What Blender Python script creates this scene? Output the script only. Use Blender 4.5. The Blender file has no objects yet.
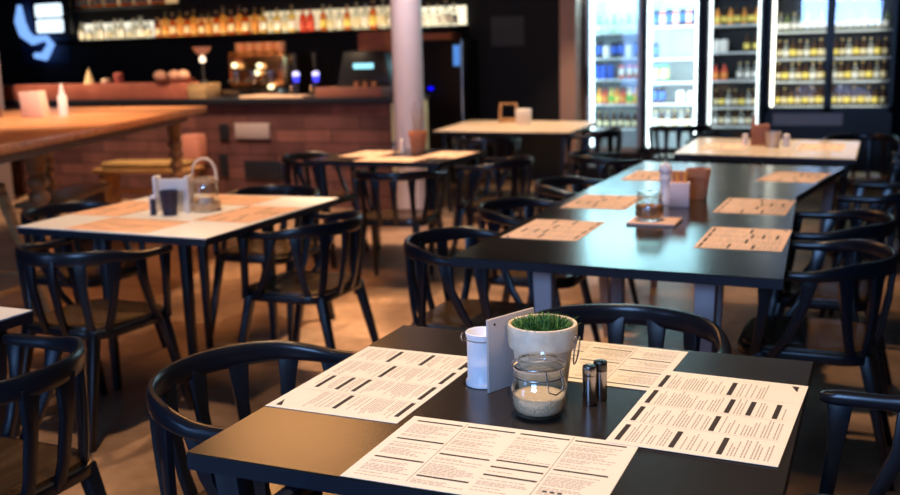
import bpy, bmesh, math, random
from mathutils import Vector, Matrix
random.seed(7)
S = bpy.context.scene
COL = S.collection
PI = math.pi

# ------------------------------------------------------------------ camera
cam_d = bpy.data.cameras.new('camera')
cam = bpy.data.objects.new('camera', cam_d)
COL.objects.link(cam)
cam_d.sensor_width = 36.0
cam_d.lens = 40.0
RIGHT = Vector((0.91929, 0.39271, -0.02607)); UP = Vector((-0.05059, 0.18360, 0.98170)); FWD = Vector((-0.39031, 0.90115, -0.18865))
R3 = Matrix((RIGHT, UP, -FWD)).transposed()
cam.matrix_world = Matrix.Translation((1.0787, -1.3177, 1.4130)) @ R3.to_4x4()
cam_d.dof.use_dof = True
cam_d.dof.focus_distance = 1.85
cam_d.dof.aperture_fstop = 3.6
cam_d.clip_end = 60
S.camera = cam

# ------------------------------------------------------------------ world + exposure
W = bpy.data.worlds.new('evening sky'); S.world = W
W.use_nodes = True
W.node_tree.nodes['Background'].inputs[0].default_value = (0.35, 0.5, 0.9, 1)
W.node_tree.nodes['Background'].inputs[1].default_value = 1.0
S.view_settings.view_transform = 'Standard'
S.view_settings.look = 'None'
S.view_settings.gamma = 1.0
S.view_settings.use_curve_mapping = False
S.view_settings.exposure = 0.12

def area(name, loc, target, sx, sy, power, color, spread=180):
    l = bpy.data.lights.new(name, 'AREA'); l.shape = 'RECTANGLE'; l.size = sx; l.size_y = sy
    l.energy = power; l.color = color; l.spread = math.radians(spread)
    o = bpy.data.objects.new(name, l); COL.objects.link(o)
    o.location = loc
    d = Vector(target) - Vector(loc)
    o.rotation_euler = d.to_track_quat('-Z', 'Y').to_euler()
    return o

WARM = (1.0, 0.70, 0.45); COOL = (0.45, 0.66, 1.0)
# daylight that comes in by the high window in the wall behind the camera
area('window_daylight', (0.15, -3.50, 2.32), (0.3, 1.0, 0.9), 1.6, 0.95, 130, (0.26, 0.50, 1.0))
area('door_daylight', (-4.1, -3.50, 1.2), (0.2, 0.8, 0.8), 1.25, 1.8, 38, (0.22, 0.45, 1.0))  # added blue fill at an invented door, for glints on the chair rails
# warm ceiling downlights, one cone per table plus the aisle and the bar
def downlight(x, y, p, ang=62, col=WARM, tx=0, ty=0):
    l = bpy.data.lights.new('ceiling_spot', 'SPOT'); l.energy = p; l.color = col
    l.spot_size = math.radians(ang); l.spot_blend = 0.85; l.shadow_soft_size = 0.06
    o = bpy.data.objects.new('ceiling_spot', l); COL.objects.link(o); o.location = (x, y, 3.02)
    o.rotation_euler = Vector((tx, ty, -3)).to_track_quat('-Z', 'Y').to_euler()
for a in [(0.45, 0.45, 250), (-1.8, 2.3, 200), (0.25, 2.4, 215, 50), (0.25, 3.8, 215, 50), (-1.95, 4.9, 300), (-2.0, 7.5, 400), (0.4, 5.7, 300),
          (-1.0, 3.35, 560, 46), (-1.15, 1.1, 190, 56), (-4.1, 3.9, 420), (-4.8, 5.0, 300), (-4.6, 5.9, 480, 80, WARM, 0, 0.9), (-7.0, 5.9, 400, 80, WARM, 0, 0.9),
          (-5.0, 7.7, 300, 60), (-2.2, 5.6, 170, 50, (0.95, 0.80, 0.80), -0.4, 0.8), (-1.75, 8.0, 130, 40, WARM, -0.2, 1.2)]: downlight(*a)  # last two spots added to brighten the column and the pier

# ------------------------------------------------------------------ materials
MATS = {}
def mat(name, col, rough=0.5, metal=0.0, spec=0.5, trans=0.0, emit=None, es=0.0, coat=0.0, noise=None, bump=0.0, alpha=1.0, ior=1.45):
    if name in MATS: return MATS[name]
    m = bpy.data.materials.new(name); m.use_nodes = True
    nt = m.node_tree; b = nt.nodes['Principled BSDF']
    b.inputs['Base Color'].default_value = (*col, 1)
    b.inputs['Roughness'].default_value = rough
    b.inputs['Metallic'].default_value = metal
    b.inputs['Specular IOR Level'].default_value = spec
    b.inputs['Transmission Weight'].default_value = trans
    b.inputs['Coat Weight'].default_value = coat
    b.inputs['IOR'].default_value = ior
    b.inputs['Alpha'].default_value = alpha
    if emit:
        b.inputs['Emission Color'].default_value = (*emit, 1)
        b.inputs['Emission Strength'].default_value = es
    if noise or bump:
        tc = nt.nodes.new('ShaderNodeTexCoord')
        n = nt.nodes.new('ShaderNodeTexNoise')
        sc, c2, dist = noise if noise else (60, col, 0)
        n.inputs['Scale'].default_value = sc; n.inputs['Detail'].default_value = 5
        n.inputs['Distortion'].default_value = dist
        nt.links.new(tc.outputs['Object'], n.inputs['Vector'])
        if noise:
            r = nt.nodes.new('ShaderNodeValToRGB')
            r.color_ramp.elements[0].position = 0.35; r.color_ramp.elements[1].position = 0.68
            r.color_ramp.elements[0].color = (*col, 1); r.color_ramp.elements[1].color = (*c2, 1)
            nt.links.new(n.outputs['Fac'], r.inputs['Fac'])
            nt.links.new(r.outputs['Color'], b.inputs['Base Color'])
        if bump:
            bp = nt.nodes.new('ShaderNodeBump'); bp.inputs['Strength'].default_value = bump
            bp.inputs['Distance'].default_value = 0.01
            nt.links.new(n.outputs['Fac'], bp.inputs['Height'])
            nt.links.new(bp.outputs['Normal'], b.inputs['Normal'])
    MATS[name] = m
    return m

def floor_mat():
    m = bpy.data.materials.new('worn_concrete'); m.use_nodes = True
    nt = m.node_tree; b = nt.nodes['Principled BSDF']; N = nt.nodes.new; L = nt.links.new
    tc = N('ShaderNodeTexCoord')
    n1 = N('ShaderNodeTexNoise'); n1.inputs['Scale'].default_value = 1.1; n1.inputs['Detail'].default_value = 8; n1.inputs['Distortion'].default_value = 0.8
    n2 = N('ShaderNodeTexNoise'); n2.inputs['Scale'].default_value = 9; n2.inputs['Detail'].default_value = 6; n2.inputs['Roughness'].default_value = 0.7
    n3 = N('ShaderNodeTexVoronoi'); n3.inputs['Scale'].default_value = 5; n3.inputs['Randomness'].default_value = 1
    for n in (n1, n2, n3): L(tc.outputs['Object'], n.inputs['Vector'])
    r1 = N('ShaderNodeValToRGB'); e = r1.color_ramp.elements
    e[0].position = 0.34; e[0].color = (0.15, 0.082, 0.048, 1); e[1].position = 0.66; e[1].color = (0.60, 0.37, 0.22, 1)
    L(n1.outputs['Fac'], r1.inputs['Fac'])
    r2 = N('ShaderNodeValToRGB'); e = r2.color_ramp.elements
    e[0].position = 0.3; e[0].color = (0.55, 0.5, 0.48, 1); e[1].position = 0.65; e[1].color = (1, 1, 1, 1)
    L(n2.outputs['Fac'], r2.inputs['Fac'])
    mx = N('ShaderNodeMix'); mx.data_type = 'RGBA'; mx.blend_type = 'MULTIPLY'; mx.inputs['Factor'].default_value = 0.8
    L(r1.outputs['Color'], mx.inputs['A']); L(r2.outputs['Color'], mx.inputs['B'])
    r3 = N('ShaderNodeValToRGB'); e = r3.color_ramp.elements
    e[0].position = 0.03; e[0].color = (0.22, 0.18, 0.16, 1); e[1].position = 0.09; e[1].color = (1, 1, 1, 1)
    L(n3.outputs['Distance'], r3.inputs['Fac'])
    m2 = N('ShaderNodeMix'); m2.data_type = 'RGBA'; m2.blend_type = 'MULTIPLY'; m2.inputs['Factor'].default_value = 0.75
    L(mx.outputs['Result'], m2.inputs['A']); L(r3.outputs['Color'], m2.inputs['B'])
    L(m2.outputs['Result'], b.inputs['Base Color'])
    b.inputs['Roughness'].default_value = 0.42
    bm_ = N('ShaderNodeBump'); bm_.inputs['Strength'].default_value = 0.25; bm_.inputs['Distance'].default_value = 0.01
    L(n2.outputs['Fac'], bm_.inputs['Height']); L(bm_.outputs['Normal'], b.inputs['Normal'])
    return m

def brick_mat(name, c1, c2, mortar, bw, bh, rough=0.6, ms=0.006, vertical=True):
    m = bpy.data.materials.new(name); m.use_nodes = True
    nt = m.node_tree; b = nt.nodes['Principled BSDF']; N = nt.nodes.new; L = nt.links.new
    tc = N('ShaderNodeTexCoord'); sep = N('ShaderNodeSeparateXYZ'); cmb = N('ShaderNodeCombineXYZ')
    L(tc.outputs['Object'], sep.inputs[0]); L(sep.outputs['X'], cmb.inputs['X']); L(sep.outputs['Z' if vertical else 'Y'], cmb.inputs['Y'])
    br = N('ShaderNodeTexBrick'); br.inputs['Scale'].default_value = 1
    br.inputs['Color1'].default_value = (*c1, 1); br.inputs['Color2'].default_value = (*c2, 1); br.inputs['Mortar'].default_value = (*mortar, 1)
    br.inputs['Brick Width'].default_value = bw; br.inputs['Row Height'].default_value = bh; br.inputs['Mortar Size'].default_value = ms
    br.inputs['Bias'].default_value = 0.0
    L(cmb.outputs[0], br.inputs['Vector'])
    n = N('ShaderNodeTexNoise'); n.inputs['Scale'].default_value = 3.5; n.inputs['Detail'].default_value = 6
    L(tc.outputs['Object'], n.inputs['Vector'])
    r = N('ShaderNodeValToRGB'); r.color_ramp.elements[0].position = 0.3; r.color_ramp.elements[1].position = 0.7
    r.color_ramp.elements[0].color = (0.35, 0.33, 0.36, 1); r.color_ramp.elements[1].color = (1, 1, 1, 1)
    L(n.outputs['Fac'], r.inputs['Fac'])
    mx = N('ShaderNodeMix'); mx.data_type = 'RGBA'; mx.blend_type = 'MULTIPLY'; mx.inputs['Factor'].default_value = 0.8
    L(br.outputs['Color'], mx.inputs['A']); L(r.outputs['Color'], mx.inputs['B'])
    L(mx.outputs['Result'], b.inputs['Base Color']); b.inputs['Roughness'].default_value = rough
    return m

def wood_mat(name, c1, c2, rough=0.4, scale=(2, 18, 18)):
    if name in MATS: return MATS[name]
    m = bpy.data.materials.new(name); m.use_nodes = True
    nt = m.node_tree; b = nt.nodes['Principled BSDF']; N = nt.nodes.new; L = nt.links.new
    tc = N('ShaderNodeTexCoord'); mp = N('ShaderNodeMapping'); mp.inputs['Scale'].default_value = scale
    n = N('ShaderNodeTexNoise'); n.inputs['Scale'].default_value = 1.5; n.inputs['Detail'].default_value = 8; n.inputs['Distortion'].default_value = 0.6
    L(tc.outputs['Object'], mp.inputs[0]); L(mp.outputs[0], n.inputs['Vector'])
    r = N('ShaderNodeValToRGB'); r.color_ramp.elements[0].position = 0.35; r.color_ramp.elements[1].position = 0.65
    r.color_ramp.elements[0].color = (*c1, 1); r.color_ramp.elements[1].color = (*c2, 1)
    L(n.outputs['Fac'], r.inputs['Fac']); L(r.outputs['Color'], b.inputs['Base Color'])
    b.inputs['Roughness'].default_value = rough
    MATS[name] = m
    return m

BLACK_TOP = mat('black_laminate', (0.016, 0.013, 0.011), rough=0.26, spec=0.7, noise=(120, (0.024, 0.019, 0.015), 0))
BLACK_GLOSS = mat('black_gloss_laminate', (0.017, 0.015, 0.013), rough=0.20, spec=1.0)
WHITE_TOP = mat('white_laminate', (0.86, 0.84, 0.80), rough=0.3)
EDGE = mat('black_edge', (0.010, 0.012, 0.02), rough=0.4)
CHAIR = mat('black_chair_plastic', (0.0065, 0.008, 0.013), rough=0.28, spec=0.6)
SEAT = wood_mat('brown_seat', (0.045, 0.024, 0.011), (0.08, 0.045, 0.02), rough=0.25)
METAL_LEG = mat('black_table_leg', (0.014, 0.015, 0.02), rough=0.4)
GREY_LEG = mat('grey_table_leg', (0.42, 0.37, 0.38), rough=0.45)
PAPER = mat('menu_paper', (0.87, 0.81, 0.69), rough=0.75, noise=(14, (0.84, 0.77, 0.65), 0.2))
WARM_LIT_PAPER = mat('peach_menu_paper', (0.86, 0.60, 0.45), rough=0.75, noise=(6, (0.84, 0.58, 0.43), 0.2))  # same cream menu paper, warm lamp light painted into its colour
WARM_LIT_PAPER2 = mat('kraft_menu_paper', (0.74, 0.43, 0.27), rough=0.75)  # menu paper for the left table, stronger warm light painted in
INK = mat('black_ink', (0.035, 0.025, 0.022), rough=0.7)
INK2 = mat('grey_ink', (0.40, 0.33, 0.29), rough=0.8)
WHITE_MET = mat('white_enamel', (0.86, 0.86, 0.90), rough=0.28)
STEEL = mat('brushed_steel', (0.36, 0.33, 0.32), rough=0.22, metal=1.0)
WIRE = mat('steel_wire', (0.6, 0.6, 0.62), rough=0.25, metal=1.0)
GLASS_S = mat('clear_glass', (0.97, 0.99, 0.99), rough=0.02, trans=1.0)
SUGAR = mat('sugar_grains', (0.80, 0.60, 0.40), rough=0.9, noise=(260, (0.95, 0.82, 0.62), 0), bump=0.8)
POTM = mat('whitewashed_clay', (0.88, 0.76, 0.58), rough=0.75, noise=(22, (0.72, 0.52, 0.34), 0.5), bump=0.3)
SOIL = mat('soil', (0.03, 0.02, 0.012), rough=0.95, bump=0.8)
LEAF = mat('grass_leaf', (0.015, 0.07, 0.012), rough=0.5, noise=(150, (0.16, 0.34, 0.08), 0))
TERRA = mat('terracotta', (0.52, 0.20, 0.10), rough=0.75, noise=(20, (0.62, 0.28, 0.15), 0))
BOARD = mat('pale_grey_board', (0.52, 0.46, 0.44), rough=0.5)

def thin_glass(name, ior=1.5, tint=(0.96, 0.98, 0.98), rough=0.03):
    m = bpy.data.materials.new(name); m.use_nodes = True; nt = m.node_tree
    for n in list(nt.nodes): nt.nodes.remove(n)
    o = nt.nodes.new('ShaderNodeOutputMaterial'); mx = nt.nodes.new('ShaderNodeMixShader'); t = nt.nodes.new('ShaderNodeBsdfTransparent'); g = nt.nodes.new('ShaderNodeBsdfGlossy')
    g.inputs['Roughness'].default_value = rough
    lw = nt.nodes.new('ShaderNodeLayerWeight'); lw.inputs['Blend'].default_value = 0.5
    pw = nt.nodes.new('ShaderNodeMath'); pw.operation = 'POWER'; pw.inputs[1].default_value = 3.0; nt.links.new(lw.outputs['Facing'], pw.inputs[0])
    f = nt.nodes.new('ShaderNodeMath'); f.operation = 'MULTIPLY_ADD'; f.inputs[1].default_value = 0.7; f.inputs[2].default_value = (ior - 1) ** 2 / (ior + 1) ** 2 * 1.2; nt.links.new(pw.outputs[0], f.inputs[0])
    t.inputs[0].default_value = (*tint, 1)
    nt.links.new(f.outputs[0], mx.inputs[0]); nt.links.new(t.outputs[0], mx.inputs[1]); nt.links.new(g.outputs[0], mx.inputs[2]); nt.links.new(mx.outputs[0], o.inputs[0])
    return m
GLASS = thin_glass('jar_glass', 1.65, (0.97, 0.975, 0.955), 0.05)

# ------------------------------------------------------------------ mesh builder
class MB:
    def __init__(s): s.v = []; s.f = []; s.m = []; s.mi = 0
    def add(s, vs, fs):
        o = len(s.v); s.v += [tuple(v) for v in vs]; s.f += [[i + o for i in f] for f in fs]; s.m += [s.mi] * len(fs); return s
    def box(s, x0, x1, y0, y1, z0, z1):
        vs = [(x, y, z) for z in (z0, z1) for (x, y) in ((x0, y0), (x1, y0), (x1, y1), (x0, y1))]
        return s.add(vs, [[3, 2, 1, 0], [4, 5, 6, 7], [0, 1, 5, 4], [1, 2, 6, 5], [2, 3, 7, 6], [3, 0, 4, 7]])
    def prism(s, poly, z0, z1):
        n = len(poly)
        vs = [(x, y, z0) for x, y in poly] + [(x, y, z1) for x, y in poly]
        fs = [list(range(n))[::-1], list(range(n, 2 * n))] + [[i, (i + 1) % n, n + (i + 1) % n, n + i] for i in range(n)]
        return s.add(vs, fs)
    def quadbar(s, a, b, ra, rb, ux=None):
        """square bar from a to b; ra, rb = (half width, half depth) at the ends; ux = width direction"""
        a = Vector(a); b = Vector(b); d = (b - a).normalized()
        u = Vector(ux) if ux else Vector((1, 0, 0))
        u = (u - d * u.dot(d)).normalized(); w = d.cross(u)
        vs = []
        for p, (hw, hd) in ((a, ra), (b, rb)):
            for sx, sy in ((-1, -1), (1, -1), (1, 1), (-1, 1)): vs.append(p + u * hw * sx + w * hd * sy)
        return s.add(vs, [[3, 2, 1, 0], [4, 5, 6, 7], [0, 1, 5, 4], [1, 2, 6, 5], [2, 3, 7, 6], [3, 0, 4, 7]])
    def lathe(s, prof, n=28, cx=0, cy=0, cap=True):
        vs = []; fs = []
        for (r, z) in prof:
            for k in range(n): vs.append((cx + r * math.cos(2 * PI * k / n), cy + r * math.sin(2 * PI * k / n), z))
        for i in range(len(prof) - 1):
            for k in range(n): fs.append([i * n + k, i * n + (k + 1) % n, (i + 1) * n + (k + 1) % n, (i + 1) * n + k])
        if cap: fs.append(list(range(n))[::-1]); fs.append([(len(prof) - 1) * n + k for k in range(n)])
        return s.add(vs, fs)
    def tube(s, pts, r, n=8, closed=False):
        pts = [Vector(p) for p in pts]; N = len(pts); vs = []; fs = []; pu = None
        for i, p in enumerate(pts):
            if closed: d = pts[(i + 1) % N] - pts[i - 1]
            else: d = pts[min(i + 1, N - 1)] - pts[max(i - 1, 0)]
            d.normalize()
            if pu is None: pu = d.orthogonal().normalized()
            u = (pu - d * pu.dot(d)).normalized(); pu = u; w = d.cross(u)
            rr = r[i] if isinstance(r, (list, tuple)) else r
            for k in range(n): vs.append(p + (u * math.cos(2 * PI * k / n) + w * math.sin(2 * PI * k / n)) * rr)
        for i in range(N if closed else N - 1):
            j = (i + 1) % N
            for k in range(n): fs.append([i * n + k, i * n + (k + 1) % n, j * n + (k + 1) % n, j * n + k])
        if not closed: fs.append(list(range(n))[::-1]); fs.append([(N - 1) * n + k for k in range(n)])
        return s.add(vs, fs)
    def section(s, pts, sec, outs):
        """sweep a closed 2-d section (out, z) along pts with outward dirs"""
        n = len(sec); vs = []; fs = []
        for i, (p, o) in enumerate(zip(pts, outs)):
            for (a, z) in sec[i] if isinstance(sec[0][0], (list, tuple)) else sec: vs.append((p[0] + o[0] * a, p[1] + o[1] * a, p[2] + z))
        n = len(vs) // len(pts)
        for i in range(len(pts) - 1):
            for k in range(n): fs.append([i * n + k, (i + 1) * n + k, (i + 1) * n + (k + 1) % n, i * n + (k + 1) % n])
        fs.append(list(range(n))); fs.append([(len(pts) - 1) * n + k for k in range(n)][::-1])
        return s.add(vs, fs)
    def build(s, name, mats, parent=None, bevel=0, smooth=True, seg=2):
        me = bpy.data.meshes.new(name); me.from_pydata(s.v, [], s.f)
        for m in (mats if isinstance(mats, (list, tuple)) else [mats]): me.materials.append(m)
        for p, mi in zip(me.polygons, s.m): p.material_index = mi
        bm = bmesh.new(); bm.from_mesh(me); bmesh.ops.recalc_face_normals(bm, faces=bm.faces)
        if bevel:
            es = [e for e in bm.edges if len(e.link_faces) == 2 and e.calc_face_angle(0) > 0.6]
            bmesh.ops.bevel(bm, geom=es, offset=bevel, segments=seg, affect='EDGES', profile=0.5)
        bm.to_mesh(me); bm.free()
        if smooth:
            for p in me.polygons: p.use_smooth = True
            try: me.set_sharp_from_angle(angle=math.radians(38))
            except Exception: pass
        o = bpy.data.objects.new(name, me); COL.objects.link(o)
        if parent: o.parent = parent
        return o

def tag(o, label=None, cat=None, group=None, kind=None):
    if label: o['label'] = label
    if cat: o['category'] = cat
    if group: o['group'] = group
    if kind: o['kind'] = kind
    return o
def empty(name, loc=(0, 0, 0), rz=0, label=None, cat=None, group=None):
    o = bpy.data.objects.new(name, None); COL.objects.link(o); o.location = loc; o.rotation_euler = (0, 0, rz)
    o.empty_display_size = 0.1
    return tag(o, label, cat, group)
def copy_tree(o, parent=None):
    c = o.copy(); COL.objects.link(c)
    if parent: c.parent = parent
    for ch in [q for q in o.children]: copy_tree(ch, c)
    return c
def struct(name, mb, m, parent=None, **k):
    o = mb.build(name, m, parent, **k)
    if not parent: o['kind'] = 'structure'
    return o

# ================================================================== THE ROOM
X0, X1, Y0, Y1, H = -10.5, 3.4, -3.6, 10.5, 3.1
struct('floor', MB().box(X0, X1, Y0, Y1, -0.1, 0), floor_mat())
struct('ceiling', MB().box(X0, X1, Y0, Y1, H, H + 0.1), mat('dark_ceiling', (0.03, 0.026, 0.024), rough=0.8))
DARKW = mat('charcoal_wall', (0.018, 0.017, 0.017), rough=0.75)
MIDW = mat('brown_plaster', (0.10, 0.07, 0.055), rough=0.85)
struct('wall_left', MB().box(X0 - 0.1, X0, Y0, Y1, 0, H), MIDW)
struct('wall_right', MB().box(X1, X1 + 0.1, Y0, Y1, 0, H), mat('dark_right_wall', (0.035, 0.028, 0.024), rough=0.8))
b = MB()
wx0, wx1, wz0, wz1 = -0.7, 1.0, 1.8, 2.85
b.box(X0, -4.8, Y0 - 0.12, Y0, 0, H).box(-4.8, -3.4, Y0 - 0.12, Y0, 2.15, H).box(-3.4, wx0, Y0 - 0.12, Y0, 0, H).box(wx1, X1, Y0 - 0.12, Y0, 0, H).box(wx0, wx1, Y0 - 0.12, Y0, 0, wz0).box(wx0, wx1, Y0 - 0.12, Y0, wz1, H)
struct('wall_front', b, MIDW, smooth=False)
win = struct('window_1', MB().box(wx0, wx1, Y0 - 0.08, Y0 - 0.05, wz0, wz1), GLASS)
fr = MB()
for x in (wx0, (wx0 + wx1) / 2, wx1): fr.box(x - 0.03, x + 0.03, Y0 - 0.11, Y0 - 0.01, wz0, wz1)
for z in (wz0, wz1): fr.box(wx0, wx1, Y0 - 0.11, Y0 - 0.01, z - 0.03, z + 0.03)
struct('window_frame', fr, EDGE, parent=win)
dr = struct('door_1', MB().box(-4.8, -3.4, Y0 - 0.08, Y0 - 0.05, 0.0, 2.15), GLASS)  # invented door, put in as an opening for the added blue fill
fr = MB()
for x in (-4.77, -4.1, -3.43): fr.box(x - 0.03, x + 0.03, Y0 - 0.11, Y0 - 0.01, 0, 2.15)
for z in (0.03, 2.12): fr.box(-4.8, -3.4, Y0 - 0.11, Y0 - 0.01, z - 0.03, z + 0.03)
struct('door_frame', fr, EDGE, parent=dr)
# back of the room: bar wall, dark wall, recess with the fridges
struct('wall_back', MB().box(X0, -2.15, 9.4, 10.5, 0, H), DARKW)
struct('wall_recess', MB().box(-2.15, X1, 10.4, 10.5, 0, H), DARKW)
struct('trim_1', MB().box(-2.15, -1.97, 9.25, 10.4, 0, H), mat('pink_plaster_pier', (0.62, 0.38, 0.30), rough=0.7), smooth=False)
struct('baseboard_back', MB().box(-3.2, -2.15, 9.37, 9.4, 0, 0.1), EDGE)

# round white column in front of the bar and square pier at far left
t = empty('column', (-2.56, 6.3, 0), label='round white column rising behind the terracotta pot table', cat='column')
colm = mat('white_column_paint', (0.60, 0.56, 0.62), rough=0.5)
MB().lathe([(0.128, 0.0), (0.128, H)], 40).build('shaft', colm, t)
MB().lathe([(0.155, 0.0), (0.155, 0.1), (0.129, 0.12)], 40).build('base_ring', colm, t)
tag(MB().box(-7.85, -7.42, 6.3, 6.6, 0, H).build('column', mat('mauve_pier', (0.36, 0.30, 0.32), rough=0.6)), 'square grey mauve pillar at the left edge by the high wooden table', 'column')

# ================================================================== BAR
plank = brick_mat('reclaimed_planks', (0.22, 0.088, 0.078), (0.085, 0.035, 0.040), (0.03, 0.014, 0.016), 0.62, 0.125, rough=0.5)
bar = empty('bar_counter', (0, 0, 0), label='long bar counter clad in reddish reclaimed planks with a black top', cat='counter')
MB().box(-9.6, -3.06, 7.0, 7.6, 0, 1.0).build('plank_front', plank, bar, smooth=False)
MB().box(-9.6, -2.98, 6.94, 7.66, 1.0, 1.05).build('countertop', EDGE, bar, bevel=0.006)
MB().box(-3.06, -2.98, 6.96, 7.6, 0, 0.998).build('end_post', mat('pale_green_post', (0.50, 0.52, 0.36), rough=0.6), bar)
tag(MB().box(-9.5, -5.36, 6.98, 7.30, 1.05, 1.215).build('raised_ledge', mat('red_brown_ledge', (0.42, 0.13, 0.085), rough=0.45, noise=(6, (0.32, 0.09, 0.06), 0)), None, bevel=0.01), 'long reddish brown raised ledge along the left part of the bar', 'ledge')
tag(MB().box(-5.34, -5.13, 6.98, 7.25, 1.05, 1.20).build('wooden_box', wood_mat('tan_wood', (0.30, 0.19, 0.09), (0.42, 0.28, 0.14)), None, bevel=0.006), 'small tan wooden box at the right end of the raised ledge', 'box')
tag(MB().box(-3.87, -3.16, 6.98, 7.40, 1.05, 1.145).build('raised_plinth', mat('brown_plinth', (0.26, 0.10, 0.075), rough=0.5), None, bevel=0.008), 'brown wooden plinth under the coffee grinder on the bar', 'plinth')
tag(MB().prism([(-4.72, 6.97), (-4.0, 6.97), (-3.96, 7.2), (-4.70, 7.22)], 1.05, 1.075).build('serving_board', wood_mat('pale_wood', (0.70, 0.46, 0.30), (0.85, 0.62, 0.44)), None, bevel=0.004), 'pale wooden serving board lying on the bar below the beer taps', 'board')
tag(MB().box(-4.80, -4.40, 6.975, 6.999, 0.66, 0.81).build('wall_plaque', mat('grey_plaque', (0.34, 0.28, 0.29), rough=0.5), None, bevel=0.004), 'grey rectangular plaque on the plank front of the bar', 'plaque')
for (x0, x1, z0, z1, m, lb) in [(-4.99, -4.88, 0.64, 0.80, EDGE, 'small black hatch on the plank bar front left of the grey plaque'),
                               (-4.72, -4.28, 0.26, 0.44, EDGE, 'low wide black hatch near the foot of the bar front'),
                               (-5.02, -4.92, 0.28, 0.50, EDGE, 'narrow upright black hatch low on the bar front')]:
    tag(MB().box(x0, x1, 6.98, 6.999, z0, z1).build('hatch', m, None, bevel=0.003), lb, 'hatch')
tag(MB().box(-5.36, -5.16, 6.85, 6.995, 0.40, 0.70).build('crate', mat('pink_crate', (0.55, 0.22, 0.17), rough=0.6), None, bevel=0.01), 'pinkish red box fixed to the bar front beside the wooden table', 'box')

# back bar: a wall shelf with an LED lit frosted panel behind the bottles
bb = empty('bottle_shelf', (0, 0, 0), label='long dark wall shelf behind the bar that carries the bottles', cat='shelf')
MB().box(-8.95, -3.25, 8.98, 9.38, 1.68, 1.73).build('shelf_board', EDGE, bb)
def led(name, x0, x1, z0, z1, c, s, parent, y=9.37):
    o = MB().box(x0, x1, y, y + 0.02, z0, z1).build(name, mat('led_%s_%s' % (name, str(c) + str(s)), (0.1, 0.1, 0.1), emit=c, es=s), parent)
    return o
led('light_panel', -8.80, -7.66, 1.75, 1.95, (1.0, 0.93, 0.74), 1.1, bb)
led('light_panel', -7.55, -5.98, 1.76, 1.95, (1.0, 0.42, 0.12), 0.6, bb)
led('light_panel', -5.95, -4.05, 1.76, 1.99, (1.0, 0.80, 0.48), 0.8, bb)
led('light_panel', -4.0, -3.28, 1.75, 1.96, (1.0, 0.90, 0.64), 1.4, bb)
area('shelf_strip', (-6.1, 9.0, 1.742), (-6.1, 9.25, 1.90), 5.4, 0.02, 7, (1.0, 0.72, 0.42))  # strip added to light the bottle labels from the front
# a second row of bottles, higher up
ub = empty('upper_shelf', (0, 0, 0), label='upper dark wall shelf with lit amber bottles over the bar', cat='shelf')
MB().box(-8.76, -7.2, 9.0, 9.36, 2.115, 2.14).build('shelf_board', EDGE, ub)
led('light_panel', -8.72, -7.25, 2.16, 2.36, (1.0, 0.62, 0.28), 0.5, ub)

def bottle_mesh(r, h, neck, glass, label, cap, bulge=0):
    m = MB(); m.mi = 0
    m.lathe([(r * 0.9, 0), (r, 0.008), (r, h * 0.55), (r * 0.8, h * 0.66), (neck, h * 0.74), (neck, h * 0.94)], 12)
    m.mi = 1; m.lathe([(r * 1.02, h * 0.15), (r * 1.02, h * 0.45)], 12)
    m.mi = 2; m.lathe([(neck * 1.25, h * 0.93), (neck * 1.25, h)], 10)
    return m
def tglass(name, col, trans=0.85, rough=0.15): return mat(name, col, rough=rough, trans=trans)
G_CLEAR = tglass('bottle_clear', (0.92, 0.95, 0.90)); G_AMBER = tglass('bottle_amber', (0.80, 0.22, 0.05)); G_RED = tglass('bottle_red', (0.90, 0.10, 0.05))
G_MILK = mat('bottle_milky', (0.85, 0.85, 0.72), rough=0.5, trans=0.7)
G_GREEN = tglass('bottle_green', (0.55, 0.75, 0.30)); G_GOLD = tglass('bottle_gold', (0.95, 0.68, 0.22)); G_BROWN = mat('bottle_brown', (0.06, 0.022, 0.008), rough=0.12)
L_CREAM = mat('label_cream', (0.80, 0.72, 0.46), rough=0.6); L_WHITE = mat('label_white', (0.9, 0.9, 0.88), rough=0.6); L_RED = mat('label_red', (0.7, 0.10, 0.06), rough=0.6)
L_YEL = mat('label_yellow', (0.92, 0.75, 0.18), rough=0.6); L_ORG = mat('label_orange', (0.9, 0.36, 0.08), rough=0.6); L_BLUE = mat('label_blue', (0.05, 0.14, 0.65), rough=0.6); L_GRN = mat('label_green', (0.10, 0.55, 0.12), rough=0.6)
CAPD = mat('cap_dark', (0.03, 0.03, 0.03), rough=0.4); CAPG = mat('cap_gold', (0.8, 0.6, 0.25), rough=0.3, metal=0.8)

def row(protos, xs, y, z, label, cat, group, jit=0.0, scale=None):
    """bottles: one object each, copies share the mesh of their kind"""
    for i, x in enumerate(xs):
        p = protos[i % len(protos)]
        o = p[0].copy() if p[1] else p[0]
        if p[1]: COL.objects.link(o)
        p[1] = True
        s = 1 + random.uniform(-jit, jit)
        o.scale = (s, s, s) if scale is None else scale
        o.location = (x, y + random.uniform(-0.02, 0.02), z); o.rotation_euler.z = random.uniform(0, 6)
        tag(o, label, cat, group)
def proto(name, *a, **k):
    m = bottle_mesh(*a[:3], None, None, None); return [m.build(name, list(a[3:])), False]
def lin(a, b, n): return [a + (b - a) * (i + 0.5) / n for i in range(n)]

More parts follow.
